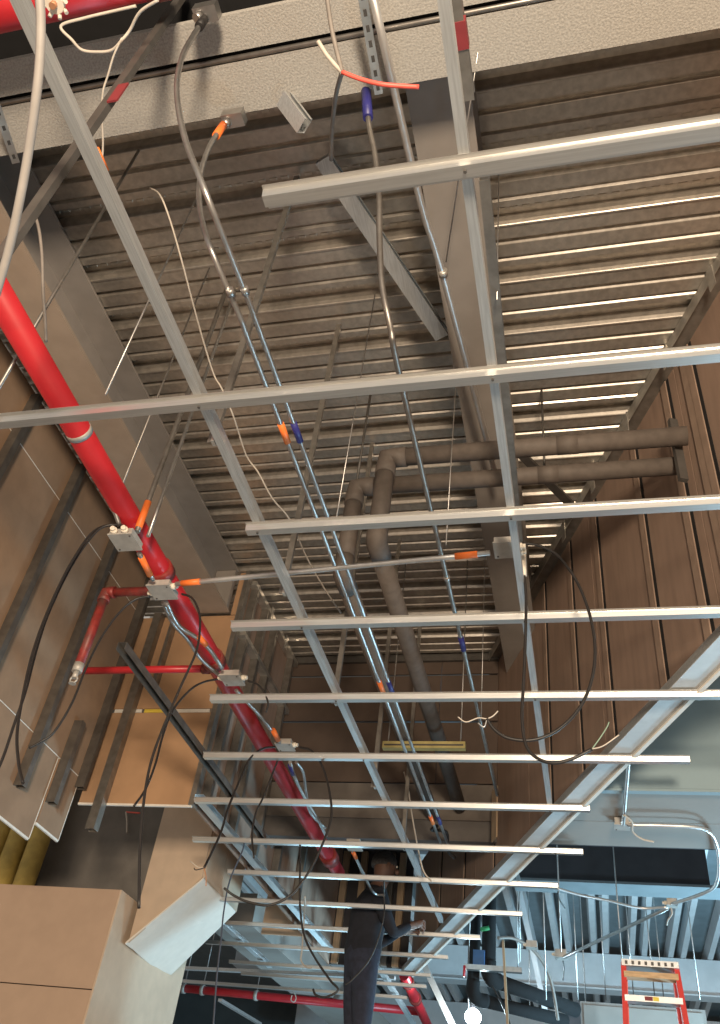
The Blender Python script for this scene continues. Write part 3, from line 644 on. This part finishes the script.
# olive strut under the pipes
q0, q1 = PZ(383,746,2.34), PZ(467,752,2.34)
tz = empty('trapeze_strut', q0); tag(tz, 'olive strut rail hung across under the insulated pipes', 'rail')
MB().box((q0.x, q0.y-.02, q0.z-.02), (q1.x, q0.y+.02, q0.z+.022)).build('rail', M['olive'], tz)
MB().box((q0.x+.01, q0.y-.022, q0.z-.006), (q1.x-.01, q0.y-.019, q0.z+.004)).build('slot', M['darkst'], tz)
for t in (.06, .94):
    q = q0.lerp(q1, t); MB().tube([(q.x, q0.y, q0.z), (q.x, q0.y, ZD-.01)], .004, 6).build('rod', M['emt'], tz)
# conduit bundle that turns into the far opening
wire([PZ(437,826,2.2), PZ(432,830,2.2), PZ(446,832,2.2), PZ(448,850,2.15), PZ(455,858,2.12)], .012, 'cablek', 'black_hose', 'black hose ends beside the far end of the paired conduits', 'hose', 8, None, 5)

# slim pipes at the lower left
for px, lab in ((-6,'yellow insulated upright pipe, leftmost'), (14,'yellow insulated upright pipe in the middle of the three'), (36,'yellow insulated upright pipe nearest the concrete wall face')):
    q = PY(px, 850, 6.12); tag(MB().tube([(q.x, 6.12, 0.0), (q.x, 6.12, 5.2)], .082, 14).build('yellow_pipe', M['yellow']), lab + ', behind the beige enclosure', 'pipe', 'yellow pipes')

# runner behind the worker, carrying the last channels
runner(PZ(372,958,1.975), PZ(416,1030,1.975), 'pale blue-lit runner at the bottom of the photo right of the worker', 1, [(a, c) for a, c in c_profile(.045,.035,.002)])

# ================================================================ CABLES AND WIRES
def cable(label, pts, r, mt='cablek', ends=(), name='cable', sub=7, grp='hanging cables', er=.38):
    root = tag(MB().tube(curve(pts, sub), r, 7).build(name, M[mt]), label, 'cable', grp)
    for e, m_ in ends: MB().tube(curve(e, 5), r*er, 6).build('bare_wire', M[m_], root)
    return root
Y1, Y2, Y3, Y4 = jb[0].y, jb[1].y, jb[2].y, jb[3].y
def pl(pts, y, y1=None):
    n = len(pts); return [PY(a, b_, y + ((y1 - y) * i/(n-1) if y1 else 0)) for i, (a, b_) in enumerate(pts)]
cable('black cable looping left from the first junction box, outer strand', pl([(117,527),(104,526),(88,537),(66,572),(46,615),(32,655),(22,700),(17,735),(19,765),(23,783)], Y1-.03, Y1-.35), .0048)
cable('black cable looping left from the first junction box, inner strand', pl([(126,526),(110,525),(95,533),(72,565),(50,610),(37,648),(26,690),(14,725),(4,755),(-6,778)], Y1-.055, Y1-.2), .0048)
cable('black cable dropping from the second junction box to the cream drop', pl([(182,594),(192,598),(199,612),(200,628),(196,652),(180,688),(163,728),(151,762),(144,800),(140,850),(139,908)], Y2-.02, Y2-.25), .0048)
cable('black cable curving left from the second junction box with a loose end', pl([(150,596),(134,600),(118,614),(101,638),(86,668),(72,703),(54,732),(40,742),(29,748)], Y2, Y2-.1), .0048)
cable('black cable curving left from the third junction box', pl([(218,679),(204,682),(190,690),(173,710),(163,735),(155,765),(145,790),(134,806)], Y3, Y3-.3), .0052)
cable('short black cable drooping right of the third junction box', pl([(248,681),(257,684),(264,692),(268,703),(266,712)], Y3), .0052)
cable('black cable from the fourth junction box ending in frayed wires by the cream drop', pl([(275,747),(262,749),(249,760),(239,782),(229,806),(221,832),(212,852),(204,868)], Y4, Y4-.4), .006,
      ends=[(pl([(204,868),(198,867),(190,861)], Y4-.4), 'cablew'), (pl([(204,868),(196,870),(194,868)], Y4-.4), 'cablek'), (pl([(204,868),(206,876),(206,886)], Y4-.4), 'copper')])
cable('long black cable looping down right of the fourth junction box across the channels', pl([(299,747),(312,751),(323,768),(330,795),(331,818),(323,843),(310,870),(292,894),(270,905),(248,902),(233,895),(224,888)], Y4, Y4-.2), .006)
cable('black cable hanging left of the worker with a hooked end', [Vector((PZ(300,845,1.93).x, 5.225, ZG+.002))] + pl([(300,868),(300,905),(304,935),(315,958),(330,980),(338,990),(326,997),(316,995),(313,989)], 5.2, 5.2), .0065)
cable('thin black cable between the fourth junction box and the channels', pl([(281,752),(272,775),(262,800),(256,812),(252,835),(254,858)], Y4-.05, Y4-.2), .005)
cable('black cable hanging across the worker’s back', [Vector((PZ(384,881,1.93).x, 5.815, ZG+.002))] + pl([(384,895),(384,915),(378,940),(368,962),(352,980),(345,985)], 5.9, 5.9), .0052)
for t, lab, pp in ((0,'blue-grey cord hanging over the cream drop', [(244,838),(242,852),(230,880),(224,910),(221,940),(217,975),(213,1030)]),):
    cable(lab, [Vector((PZ(244,843,1.93).x, 5.225, ZG+.002))] + pl(pp[1:], 5.17, 5.0), .005, 'cordblue')
# right-hand loop
YL = 2.62
cable('black cable making a wide loop beside the second runner, frayed at the left', pl([(522,543),(540,546),(558,556),(576,580),(589,612),(595,648),(591,682),(578,710),(556,731),(532,740),(508,738),(494,729),(487,719)], YL, YL-.05), .0055,
      ends=[(pl([(487,719),(478,718),(466,722),(458,717)], YL-.05), 'cablew'), (pl([(487,719),(493,716),(498,711)], YL-.05), 'cablew'), (pl([(487,719),(484,727),(478,723)], YL-.05), 'alu')])
cable('black cable hanging straight from the right junction box, frayed at the right', pl([(524,572),(526,600),(525,650),(523,690),(522,720),(526,745),(537,758),(553,763),(572,759),(592,749)], YL-.02, YL-.07), .0055,
      ends=[(pl([(592,749),(603,746),(619,735)], YL-.07), 'cablew'), (pl([(592,749),(600,738),(607,727),(609,722)], YL-.07), 'wiregrn')])
gl = PY(523,572,YL-.02)
tag(MB().tube([gl + Vector((0,0,.10)), gl + Vector((0,0,-.02))], .013, 8).build('cable_gland', M['gland']), 'ivory gland clipped to the second runner above the straight black cable', 'gland')
# thin pale wires
cable('thin white wire wandering down the deck left of the paired conduits', [PZ(*p) for p in ((150,188,3.3),(160,195,3.2),(170,220,3.1),(181,258,3.0),(192,300,2.95),(203,340,2.9),(214,375,2.85),(222,389,2.8),(234,418,2.75),(246,455,2.7),(258,472,2.65),(272,498,2.6),(290,520,2.6),(306,556,2.6),(324,588,2.6),(341,613,2.6))], .004, 'cablew', name='white_wire', sub=4, grp='thin wires')
cable('thin white wire dangling in the far opening above the worker', pl([(404,772),(408,788),(412,815),(416,838),(420,858),(424,872),(432,882)], 5.5), .005, 'cablew', name='white_wire', grp='thin wires')
cable('thick pale cord hanging in the top left corner', [PZ(*p) for p in ((39,-12,1.75),(41,20,1.72),(40,60,1.68),(36,100,1.64),(29,150,1.60),(20,200,1.55),(9,250,1.5),(-4,295,1.45))], .0095, 'cablen', name='cord', grp=None)
cable('grey cable hanging at the top, ending in split red and white wires', [PZ(*p) for p in ((326,-10,2.75),(331,25,2.7),(336,48,2.66),(342,72,2.6))], .007, 'cableg', name='cable', grp=None,
      ends=[([PZ(*p) for p in ((342,72,2.6),(360,79,2.58),(380,84,2.56),(400,86,2.56),(419,87,2.56))], 'wirered'), ([PZ(*p) for p in ((342,72,2.6),(335,65,2.62),(326,54,2.64),(318,41,2.66))], 'cablew'), ([PZ(*p) for p in ((342,72,2.6),(336,95,2.7),(332,130,2.8),(331,160,2.85))], 'cableg')], er=1.0)
cable('white wire looped under the thick red pipe', [PZ(*p) for p in ((158,0,2.9),(140,12,2.9),(130,30,2.9),(122,40,2.88),(112,50,2.88),(98,52,2.88),(82,50,2.88),(72,40,2.88),(61,26,2.9),(85,18,2.92),(110,12,2.94),(136,6,2.95))], .005, 'cablew', name='white_wire', grp='thin wires')
cable('white wire dangling in front of the dark angle hanger', [PZ(*p) for p in ((122,38,2.88),(114,55,2.86),(108,75,2.84),(103,92,2.82),(102,115,2.8),(103,145,2.78),(101,172,2.75))], .0035, 'cablew', name='white_wire', grp='thin wires')
cable('pale doubled wire hanging over the left steel beam', [PZ(*p) for p in ((30,205,2.8),(38,225,2.7),(42,255,2.6),(43,290,2.5),(45,320,2.45),(46,342,2.42))], .006, 'cableg', name='grey_wire', grp='thin wires')
q = PZ(54,4,2.97)
o = empty('wire_rosette', q); tag(o, 'small ivory rosette with tied wires under the thick red pipe', 'fixture')
MB().tube([q + Vector((0,0,.02)), q], .032, 12).build('disc', M['gland'], o)
for i in range(8):
    a = i*PI/4; MB().tube([q + Vector((.032*math.cos(a), .032*math.sin(a), .01)), q + Vector((.045*math.cos(a), .045*math.sin(a), -.004))], .007, 6).build('petal', M['gland'], o)
MB().tube([q, q + Vector((0,0,-.018))], .012, 8).build('hub', M['copper'], o)
# orange marker tube beside the first runner
q0, q1 = PZ(95,149,2.1), PZ(105,171,2.1)
o = tag(MB().tube([q0, q1], .012, 8).build('sleeve_tube', M['orange']), 'loose orange sleeve beside the long runner near the top left', 'sleeve')
MB().tube([q0, PZ(91,138,2.1)], .006, 6).build('pin', M['emt'], o)
# slotted straps
def strap(p, q, label, n, w=.032):
    p, q = Vector(p), Vector(q); d = (q-p).normalized(); r = empty('slotted_strap', p); tag(r, label, 'strap', 'slotted straps')
    side = d.cross((EYE - p).normalized()).normalized(); nrm = side.cross(d)
    MB().bar(p, q, rect(w, .003), up=tuple(nrm)).build('plate', M['track'], r)
    for i in range(n):
        c = p.lerp(q, (i+.5)/n); s_ = 1 if nrm.dot(EYE - c) > 0 else -1
        MB().obox(c + nrm*.0016*s_, d*.012, side*.006, nrm*.0006).build('slot', M['darkst'], r)
strap(PZ(361,-12,3.18), PZ(379,94,3.24), 'slotted galvanized strap hanging on the sprayed beam beside the straight conduit', 7)
strap(PZ(-4,105,3.2), PZ(16,163,3.3), 'slotted strap fixed to the sprayed beam at the left edge', 4)

# ================================================================ NEXT ROOM
# stepladder
def ladder():
    yl = 6.0
    p0, p1 = PY(618,962,yl), PY(681,964,yl); z = p0.z; cx = (p0.x+p1.x)/2; hw = .165
    r = empty('stepladder', (cx, yl, 0)); tag(r, 'red stepladder with a metal cap at the lower right', 'ladder')
    cap = MB().box((cx-hw, yl-.06, z-.03), (cx+hw, yl+.12, z+.005)).build('top_cap', M['alu'], r)
    for i in range(8): MB().box((cx-hw+.02+i*.038, yl-.063, z-.024), (cx-hw+.035+i*.038, yl-.06, z-.004)).build('groove', M['darkst'], cap)
    for s_ in (-1, 1):
        MB().bar((cx+s_*(hw-.012), yl-.03, z-.005), (cx+s_*(hw+.135), yl-.55, 0.0), c_profile(.03,.07,.004), up=(0,1,0)).build('front_rail', M['ladder'], r)
        MB().bar((cx+s_*(hw-.02), yl+.07, z-.01), (cx+s_*(hw+.10), yl+.62, 0.0), c_profile(.028,.05,.004), up=(0,1,0)).build('rear_rail', M['ladder'], r)
    n = 9
    for i in range(n):
        t = (i-.35)/n if i > 1 else (.024, .068)[i]; zz = z*(1-t); w_ = hw-.012+.147*t; yy = yl-.03-.52*t
        st = MB().box((cx-w_, yy-.02, zz-.02), (cx+w_, yy+.06, zz+.012)).build('step', M['wood'] if i == 0 else M['alu'], r)
        if i == 1:
            MB().box((cx-.05, yy-.022, zz-.014), (cx-.005, yy-.0205, zz+.008)).build('sticker', M['redspot'], st)
            MB().box((cx-.003, yy-.022, zz-.014), (cx+.03, yy-.0205, zz+.008)).build('sticker', M['sticky'], st)
ladder()
# bright work lamp
q = PY(473,1016,9.3)
o = empty('work_lamp', q); tag(o, 'glowing white work lamp at the bottom of the photo', 'lamp')
b = MB(); nseg = 12
for i in range(6):
    pass
b.tube([q + Vector((0,0,z_)) for z_ in (-.07,-.055,-.02,.02,.05,.065)], [.025,.06,.08,.072,.045,.014], 14).build('bulb', M['glow'], o)
MB().tube([q + Vector((0,0,.06)), q + Vector((0,0,.14))], .022, 10).build('socket', M['slate'], o)
MB().tube([q + Vector((0,0,.14)), (q.x, q.y, ZD+.05)], .005, 6).build('cord', M['cablek'], o)
lamp('work_lamp_light', 'POINT', q + Vector((0,-.02,-.12)), 70, (0.70, 0.90, 1.0), .06)

# black insulated pipes with their bends
def bpipe(label, a, b_, c_, y, r, top):
    A, B = PY(*a, y), PY(*b_, y); C_ = PZ(c_[0], c_[1], B.z-1.5)
    r0 = empty('black_pipe', B); tag(r0, label, 'pipe', 'black pipes')
    x = (A.x+B.x)/2
    T = Vector((x, y, top)); Bq = Vector((x, y, B.z)); d = (C_-Bq).normalized()
    MB().tube([T, Bq + Vector((0,0,.06))], r, 12).build('riser', M['blackin'], r0)
    MB().tube(curve([Bq + Vector((0,0,.14)), Bq + Vector((0,0,.05)) , Bq + d*.05, Bq + d*.14], 4), r*1.08, 12).build('elbow', M['blackin'], r0)
    MB().tube([Bq + d*.06, C_], r, 12).build('level_run', M['blackin'], r0)
    return r0
bpipe('black insulated pipe, left one of the pair behind the bulkhead end', (475,905), (473,998), (566,1021), 8.6, .056, 1.5+2.95)
bp2 = bpipe('black insulated pipe, right one of the pair behind the bulkhead end', (489,890), (489,978), (576,1010), 8.5, .064, 1.5+2.95)
q = PY(479,958,8.38); tag(MB().box((q.x-.05,q.y-.03,q.z-.06),(q.x+.05,q.y+.02,q.z+.06)).build('control_box', M['plastic']), 'small blue control box strapped to the black pipes', 'box')
q = PY(486,930,8.41); tag(MB().tube([q-Vector((.05,0,0)), q+Vector((.03,.0,.02))], .02, 8).build('green_tape_roll', M['green']), 'green tape band on the black pipes', 'tape')
# fan-coil unit
q0, q1 = PZ(581,1000,1.40), PZ(655,1004,1.40)
fu = empty('air_unit', q0); tag(fu, 'grey metal air unit hung behind the red ladder', 'air unit')
qa, qb = PY(580,1001,9.6), PY(660,1003,9.6)
MB().box((qa.x, 9.6, qa.z-.45), (qb.x+.4, 10.2, qa.z)).build('casing', M['beam'], fu)
MB().box((qa.x+.03, 9.594, qa.z-.42), (qb.x+.37, 9.6, qa.z-.03)).build('access_panel', M['taupe'], fu)
for dx in (.05, .8):
    MB().tube([(qa.x+dx, 9.9, qa.z), (qa.x+dx, 9.9, ZD+.1)], .006, 6).build('rod', M['emt'], fu)
MB().box((qa.x-.12, 9.55, qa.z-.30), (qa.x, 9.9, qa.z-.02)).build('valve_box', M['slate'], fu)
# trapeze rail and white brace by the pipes
q0, q1 = PY(464,967,8.3), PY(522,972,8.3)
o = empty('pipe_support', q0); tag(o, 'grey support rail across the black pipes with a red tip', 'rail')
MB().box((q0.x, 8.27, q0.z-.02), (q1.x, 8.33, q0.z+.02)).build('rail', M['emt'], o)
MB().tube([(q0.x+.01, 8.25, q0.z), (q0.x+.01, 8.25, q0.z-.09)], .012, 6).build('tip', M['red'], o)
for t in (.08, .93):
    q = q0.lerp(q1, t); MB().tube([(q.x, 8.3, q0.z), (q.x, 8.3, ZD)], .005, 6).build('rod', M['emt'], o)
cable('grey flexible conduit arching from the black pipes to the air unit', pl([(498,938),(512,938),(527,945),(540,958),(549,975),(554,995),(558,1020)], 8.0, 8.6), .014, 'cableg', name='flexible_conduit', grp=None)
cable('loose dark cables hanging beside the black pipes', pl([(492,985),(500,1000),(508,1018),(512,1034)], 8.3), .008, name='cable', grp=None)
tag(MB().bar(PY(503,940,8.2), PY(508,1030,8.2), rect(.04,.02)).build('timber_strip', M['timber']), 'pale upright timber strip among the black pipes', 'strip')
# conduits on the soffit plane
DS = 1.955
c_ = PZ(622,827,DS)
conduit('conduit', 'blue-lit conduit on the pale soffit leading to the square box', [PZ(630,742,DS+.02), PZ(627,780,DS+.01), PZ(623,824,DS)], .011, 'emt', sub=3)
junction_box(c_, .075, .035, 'square junction box on the pale soffit in the next room', [(0, 0)])
conduit('conduit', 'bright conduit bending down from the soffit box at the right edge', [PZ(628,825,DS), PZ(660,825.5,DS), PZ(693,827,DS), PZ(708,831,DS), PZ(716,842,DS), PZ(719,860,DS), PZ(718,878,DS), PZ(712,889,DS), PZ(694,897,DS), PZ(672,904,DS)], .011, 'alu')
junction_box(PZ(672,906,DS), .06, .035, 'small conduit box above the red ladder', [(PI, 0)])
conduit('conduit', 'slanting conduit from the ladder box down to a small hanging box', [PZ(668,908,DS), PZ(615,933,DS), PZ(564,957,DS)], .012, 'emt', sub=3)
junction_box(PZ(561,958,DS), .085, .05, 'small hanging box at the end of the slanting conduit', [(PI, 0)])
conduit('conduit', 'sagging conduit from the ninth furring channel to the ladder box', [PZ(556,888,DS), PZ(580,895,DS), PZ(610,901,DS), PZ(640,908,DS), PZ(668,907,DS)], .009, 'alu')
cable('white wire curl hanging from the soffit box', [PZ(*p) for p in ((624,815,1.93),(632,822,1.92),(633,832,1.90),(642,839,1.88),(654,842,1.87))], .005, 'cablew', name='white_wire', grp='thin wires')
cable('short wire tail below the ladder box', [PZ(*p) for p in ((671,908,1.93),(672,914,1.9),(668,920,1.88),(667,925,1.87))], .005, 'cablew', name='white_wire', grp='thin wires')
cable('short wire tail below the hanging box', [PZ(*p) for p in ((563,961,1.93),(564,968,1.9),(563,980,1.86))], .005, 'cablek', name='black_wire', grp='thin wires')
cable('black wire tail below the end of the ninth furring channel', [PZ(*p) for p in ((558,892,1.92),(560,900,1.90),(565,908,1.88))], .005, 'cablek', name='black_wire', grp='thin wires')
q = PZ(532,948,DS); junction_box(q, .08, .04, 'dark box on the flexible conduit beside the black pipes', [(PI,0)])
# hanger wires of the next room
names = ['just left of the bulkhead end','above the black pipes','right of the black pipes','above the small hanging box','through the far ribs','between the hanging box and the ladder','over the ladder’s left rail','beside the ladder cap','over the ladder’s right rail','near the right edge','above the air unit','left of the air unit']
for i, (px, py, yy) in enumerate(((468,1020,9.2),(520,962,8.8),(546,1000,8.0),(561,952,7.0),(578,1000,9.4),(606,1000,9.8),(626,1010,7.3),(634,1000,9.8),(655,1000,9.9),(700,1000,9.6),(585,990,10.4),(530,1010,10.2))):
    p = PY(px, py, yy); wire([p, Vector((p.x, p.y, ZD+.17))], .006, 'emt', 'hanger_wire', 'thin hanger wire of the next room, ' + names[i], 'hanger', 6, 'next room hanger wires')
tag(MB().bar(PY(512,862,7.0), PY(518,885,7.0), c_profile(.06,.03,.003)).build('stud_stub', M['runner']), 'pale stud stub hanging behind the bulkhead edge', 'channel')
wb0, wb1 = PY(527,925,9.6), PY(545,1010,9.6); wb0 = wb1 + (wb0-wb1)*((ZD+.17-wb1.z)/(wb0.z-wb1.z))
tag(MB().bar(wb0, wb1, rect(.05,.05)).build('white_brace', M['paintw']), 'white slanting brace right of the black pipes', 'brace')
tag(MB().bar(PY(392,898,9.5), PY(455,1030,9.5), rect(.10,.06)).build('grey_brace', M['taupe']), 'grey slanting brace left of the work lamp', 'brace')
# far red pipes
pr0, pr1 = PZ(150,985,2.25), PZ(425,1012,2.25)
o = empty('far_red_pipe', pr0); tag(o, 'long thin red pipe crossing the bottom behind the worker', 'pipe')
MB().tube([pr0, pr1], .045, 12).build('pipe', M['red'], o)
for t in (.13, .2, .4): 
    q = pr0.lerp(pr1, t); MB().tube([q-Vector((.02,0,0)), q+Vector((.02,0,0))], .058, 12).build('clamp', M['jbox'], o); MB().tube([q, Vector((q.x,q.y,ZD))], .008, 6).build('rod', M['emt'], o)
pr2, pr3 = PZ(404,975,2.15), PZ(432,1034,2.15)
o = empty('far_red_pipe', pr2); tag(o, 'pinkish red pipe running away right of the worker', 'pipe')
MB().tube([pr2, pr3], .05, 12).build('pipe', M['red'], o)
for t in (.1, .35): 
    q = pr2.lerp(pr3, t); d = (pr3-pr2).normalized(); MB().tube([q-d*.04, q+d*.04], .068, 12).build('coupling', M['redold'], o)
# pale beams in the far left room
for i, (a, b_, lab) in enumerate((((180,968),(395,978),'pale strip crossing low behind the worker, upper one'),((220,1000),(260,1024),'short pale strip slanting at the bottom left'))):
    p, q = PZ(*a, 2.1), PZ(*b_, 2.1)
    tag(MB().bar(p, q, rect(.05,.03)).build('pale_strip', M['runner']), lab, 'strip')
cable('white wire loop hanging beside the red crossing pipe', pl([(292,995),(291,1000),(294,1002),(296,998),(294,992),(293,986)], pr0.y + .0), .006, 'cablew', name='white_wire', grp='thin wires')
cable('white wire loop below the tenth furring channel', [PZ(305,897,1.93)] + pl([(304,920),(302,950),(301,960),(306,967),(312,968)], 6.6, 6.6), .006, 'cablew', name='white_wire', grp='thin wires')

# ================================================================ THE WORKER
def person():
    W = PY(365,950,6.75); F = Vector((.86,.51,0)).normalized(); R_ = Vector((F.y,-F.x,0)); U = Vector((0,0,1))
    base = Vector((W.x, 6.68, 0)); zf = W.z - 1.04
    def J(f_, r_, z_): return base + F*f_ + R_*r_ + U*(zf + z_)
    V = []; Rd = []; E_ = []
    def v(p, rx, ry=None): V.append(p); Rd.append((rx, ry or rx)); return len(V)-1
    def chain(s, items):
        prev = s
        for it in items:
            k = v(*it); E_.append((prev, k)); prev = k
        return prev
    pel = v(J(0,0,.95), .150, .125)
    wai = chain(pel, [(J(0,0,1.08), .140, .115)])
    che = chain(wai, [(J(.02,0,1.24), .155, .12), (J(.04,0,1.36), .150, .115)])
    nb = chain(che, [(J(.06,0,1.45), .085)])
    chain(nb, [(J(.085,0,1.51), .056), (J(.10,0,1.57), .075), (J(.115,0,1.64), .100), (J(.11,0,1.70), .088)])
    for s in (-1, 1):
        hip = chain(pel, [(J(0,.095*s,.88), .105)])
        kn = chain(hip, [(J(.01,.10*s,.68), .088), (J(.02,.10*s,.48), .064)])
        an = chain(kn, [(J(-.01,.10*s,.28), .058), (J(-.02,.10*s,.09), .045)])
        chain(an, [(J(-.01,.10*s,.045), .045), (J(.10,.11*s,.035), .036), (J(.17,.115*s,.03), .028)])
        sh = chain(che, [(J(.03,.175*s,1.37), .072)])
        el = chain(sh, [(J(.09,.205*s,1.22), .052), (J(.16,.20*s,1.12), .043)])
        wr_ = chain(el, [(J(.25,.15*s,1.18), .038), (J(.32,.10*s,1.24), .027)])
        pm = chain(wr_, [(J(.36,.085*s,1.245), .030), (J(.395,.075*s,1.265), .028)])
        for i in range(4):
            o_ = (i-1.5)*.016
            chain(pm, [(J(.425,.07*s+o_*.5,1.27+o_), .0095), (J(.45-.004*abs(i-1),.062*s+o_*.5,1.262+o_), .0085), (J(.455-.006*abs(i-1),.05*s+o_*.5,1.243+o_), .0075)])
        chain(wr_, [(J(.365,.06*s,1.262), .012), (J(.39,.045*s,1.275), .010), (J(.41,.04*s,1.27), .0085)])
    me = bpy.data.meshes.new('person_body'); me.from_pydata(V, E_, [])
    ob = bpy.data.objects.new('tmp_body', me); col.objects.link(ob)
    sk = ob.modifiers.new('skin', 'SKIN'); sk.use_smooth_shade = True
    for i, sv in enumerate(me.skin_vertices[0].data): sv.radius = Rd[i]; sv.use_root = (i == 0)
    sd = ob.modifiers.new('sub', 'SUBSURF'); sd.levels = 2; sd.render_levels = 2
    dg = bpy.context.evaluated_depsgraph_get(); dg.update()
    bm_ = bpy.data.meshes.new_from_object(ob.evaluated_get(dg))
    bpy.data.objects.remove(ob)
    bm_.name = 'person'; bm_.materials.clear()
    for k in ('navy','jeans','skin','boot'): bm_.materials.append(M[k])
    for p in bm_.polygons:
        h = p.center.z - zf; d = (p.center - base); f_ = d.dot(F)
        mi = 0
        if h < .10: mi = 3
        elif h < 1.0 and f_ < .2: mi = 1
        if h > 1.475 or f_ > .31: mi = 2
        p.material_index = mi; p.use_smooth = True
    root = bpy.data.objects.new('person', bm_); col.objects.link(root)
    tag(root, 'worker in dark shirt and jeans reaching up through the grid, back to the camera', 'person')
    hc = J(.115,0,1.64)
    def blob(c, rx, ry, rz, name, mt, zmin=-1.0, tilt=0):
        b = MB(); vs_ = []; n, mr = 18, 10
        for i in range(mr+1):
            th = PI*i/mr
            for j in range(n):
                a = 2*PI*j/n; z_ = math.cos(th)
                lim = zmin
                z2 = max(z_, lim)
                vs_.append(c + F*(rx*math.sin(th)*math.cos(a)) + R_*(ry*math.sin(th)*math.sin(a)) + U*(rz*z2))
        fs = [(i*n+j, i*n+(j+1)%n, (i+1)*n+(j+1)%n, (i+1)*n+j) for i in range(mr) for j in range(n)]
        b.add(vs_, fs, 0, True); return b.build(name, M[mt], root)
    blob(hc + U*.025 - F*.012, .104, .092, .108, 'hair', 'hair', -.25)
    blob(hc + F*.098 - U*.015, .022, .013, .022, 'nose', 'skin')
    for s in (-1, 1):
        blob(hc + R_*.085*s - U*.01, .020, .010, .030, 'ear', 'skin')
        blob(hc + F*.082 + R_*.034*s + U*.012, .010, .012, .009, 'eye', 'gland')
    blob(hc + F*.086 - U*.055, .012, .026, .007, 'mouth', 'redold')
    return base, zf
pbase, pz = person()
o = empty('work_platform', (pbase.x, pbase.y, 0)); tag(o, 'metal work platform that the worker stands on, below the frame', 'platform')
MB().box((pbase.x-.35, pbase.y-.4, pz-.045), (pbase.x+.45, pbase.y+.4, pz-.003)).build('deck_plate', M['alu'], o)
for sx in (-.33, .43):
    for sy in (-.38, .38): MB().tube([(pbase.x+sx, pbase.y+sy, 0), (pbase.x+sx, pbase.y+sy, pz-.045)], .02, 8).build('leg', M['alu'], o)
for zz in (.5, 1.3):
    for sy in (-.38, .38): MB().tube([(pbase.x-.33, pbase.y+sy, zz), (pbase.x+.43, pbase.y+sy, zz)], .014, 8).build('brace', M['alu'], o)

# small remaining pieces
q = PY(127,812,6.3)
cable('short white wire with a red tail on the concrete wall', pl([(126,812),(127,822),(127,833)], 6.3), .008, 'cablew', ends=[(pl([(126,812),(132,812.5),(140,813)], 6.3), 'wirered')], name='white_wire', grp='thin wires', er=.8)
tag(MB().bar(PZ(522,455,3.45), PZ(574,508,3.6), rect(.05,.02)).build('flat_brace', M['darkst']), 'dark flat brace between the grey beam and the angled bulkhead', 'brace')
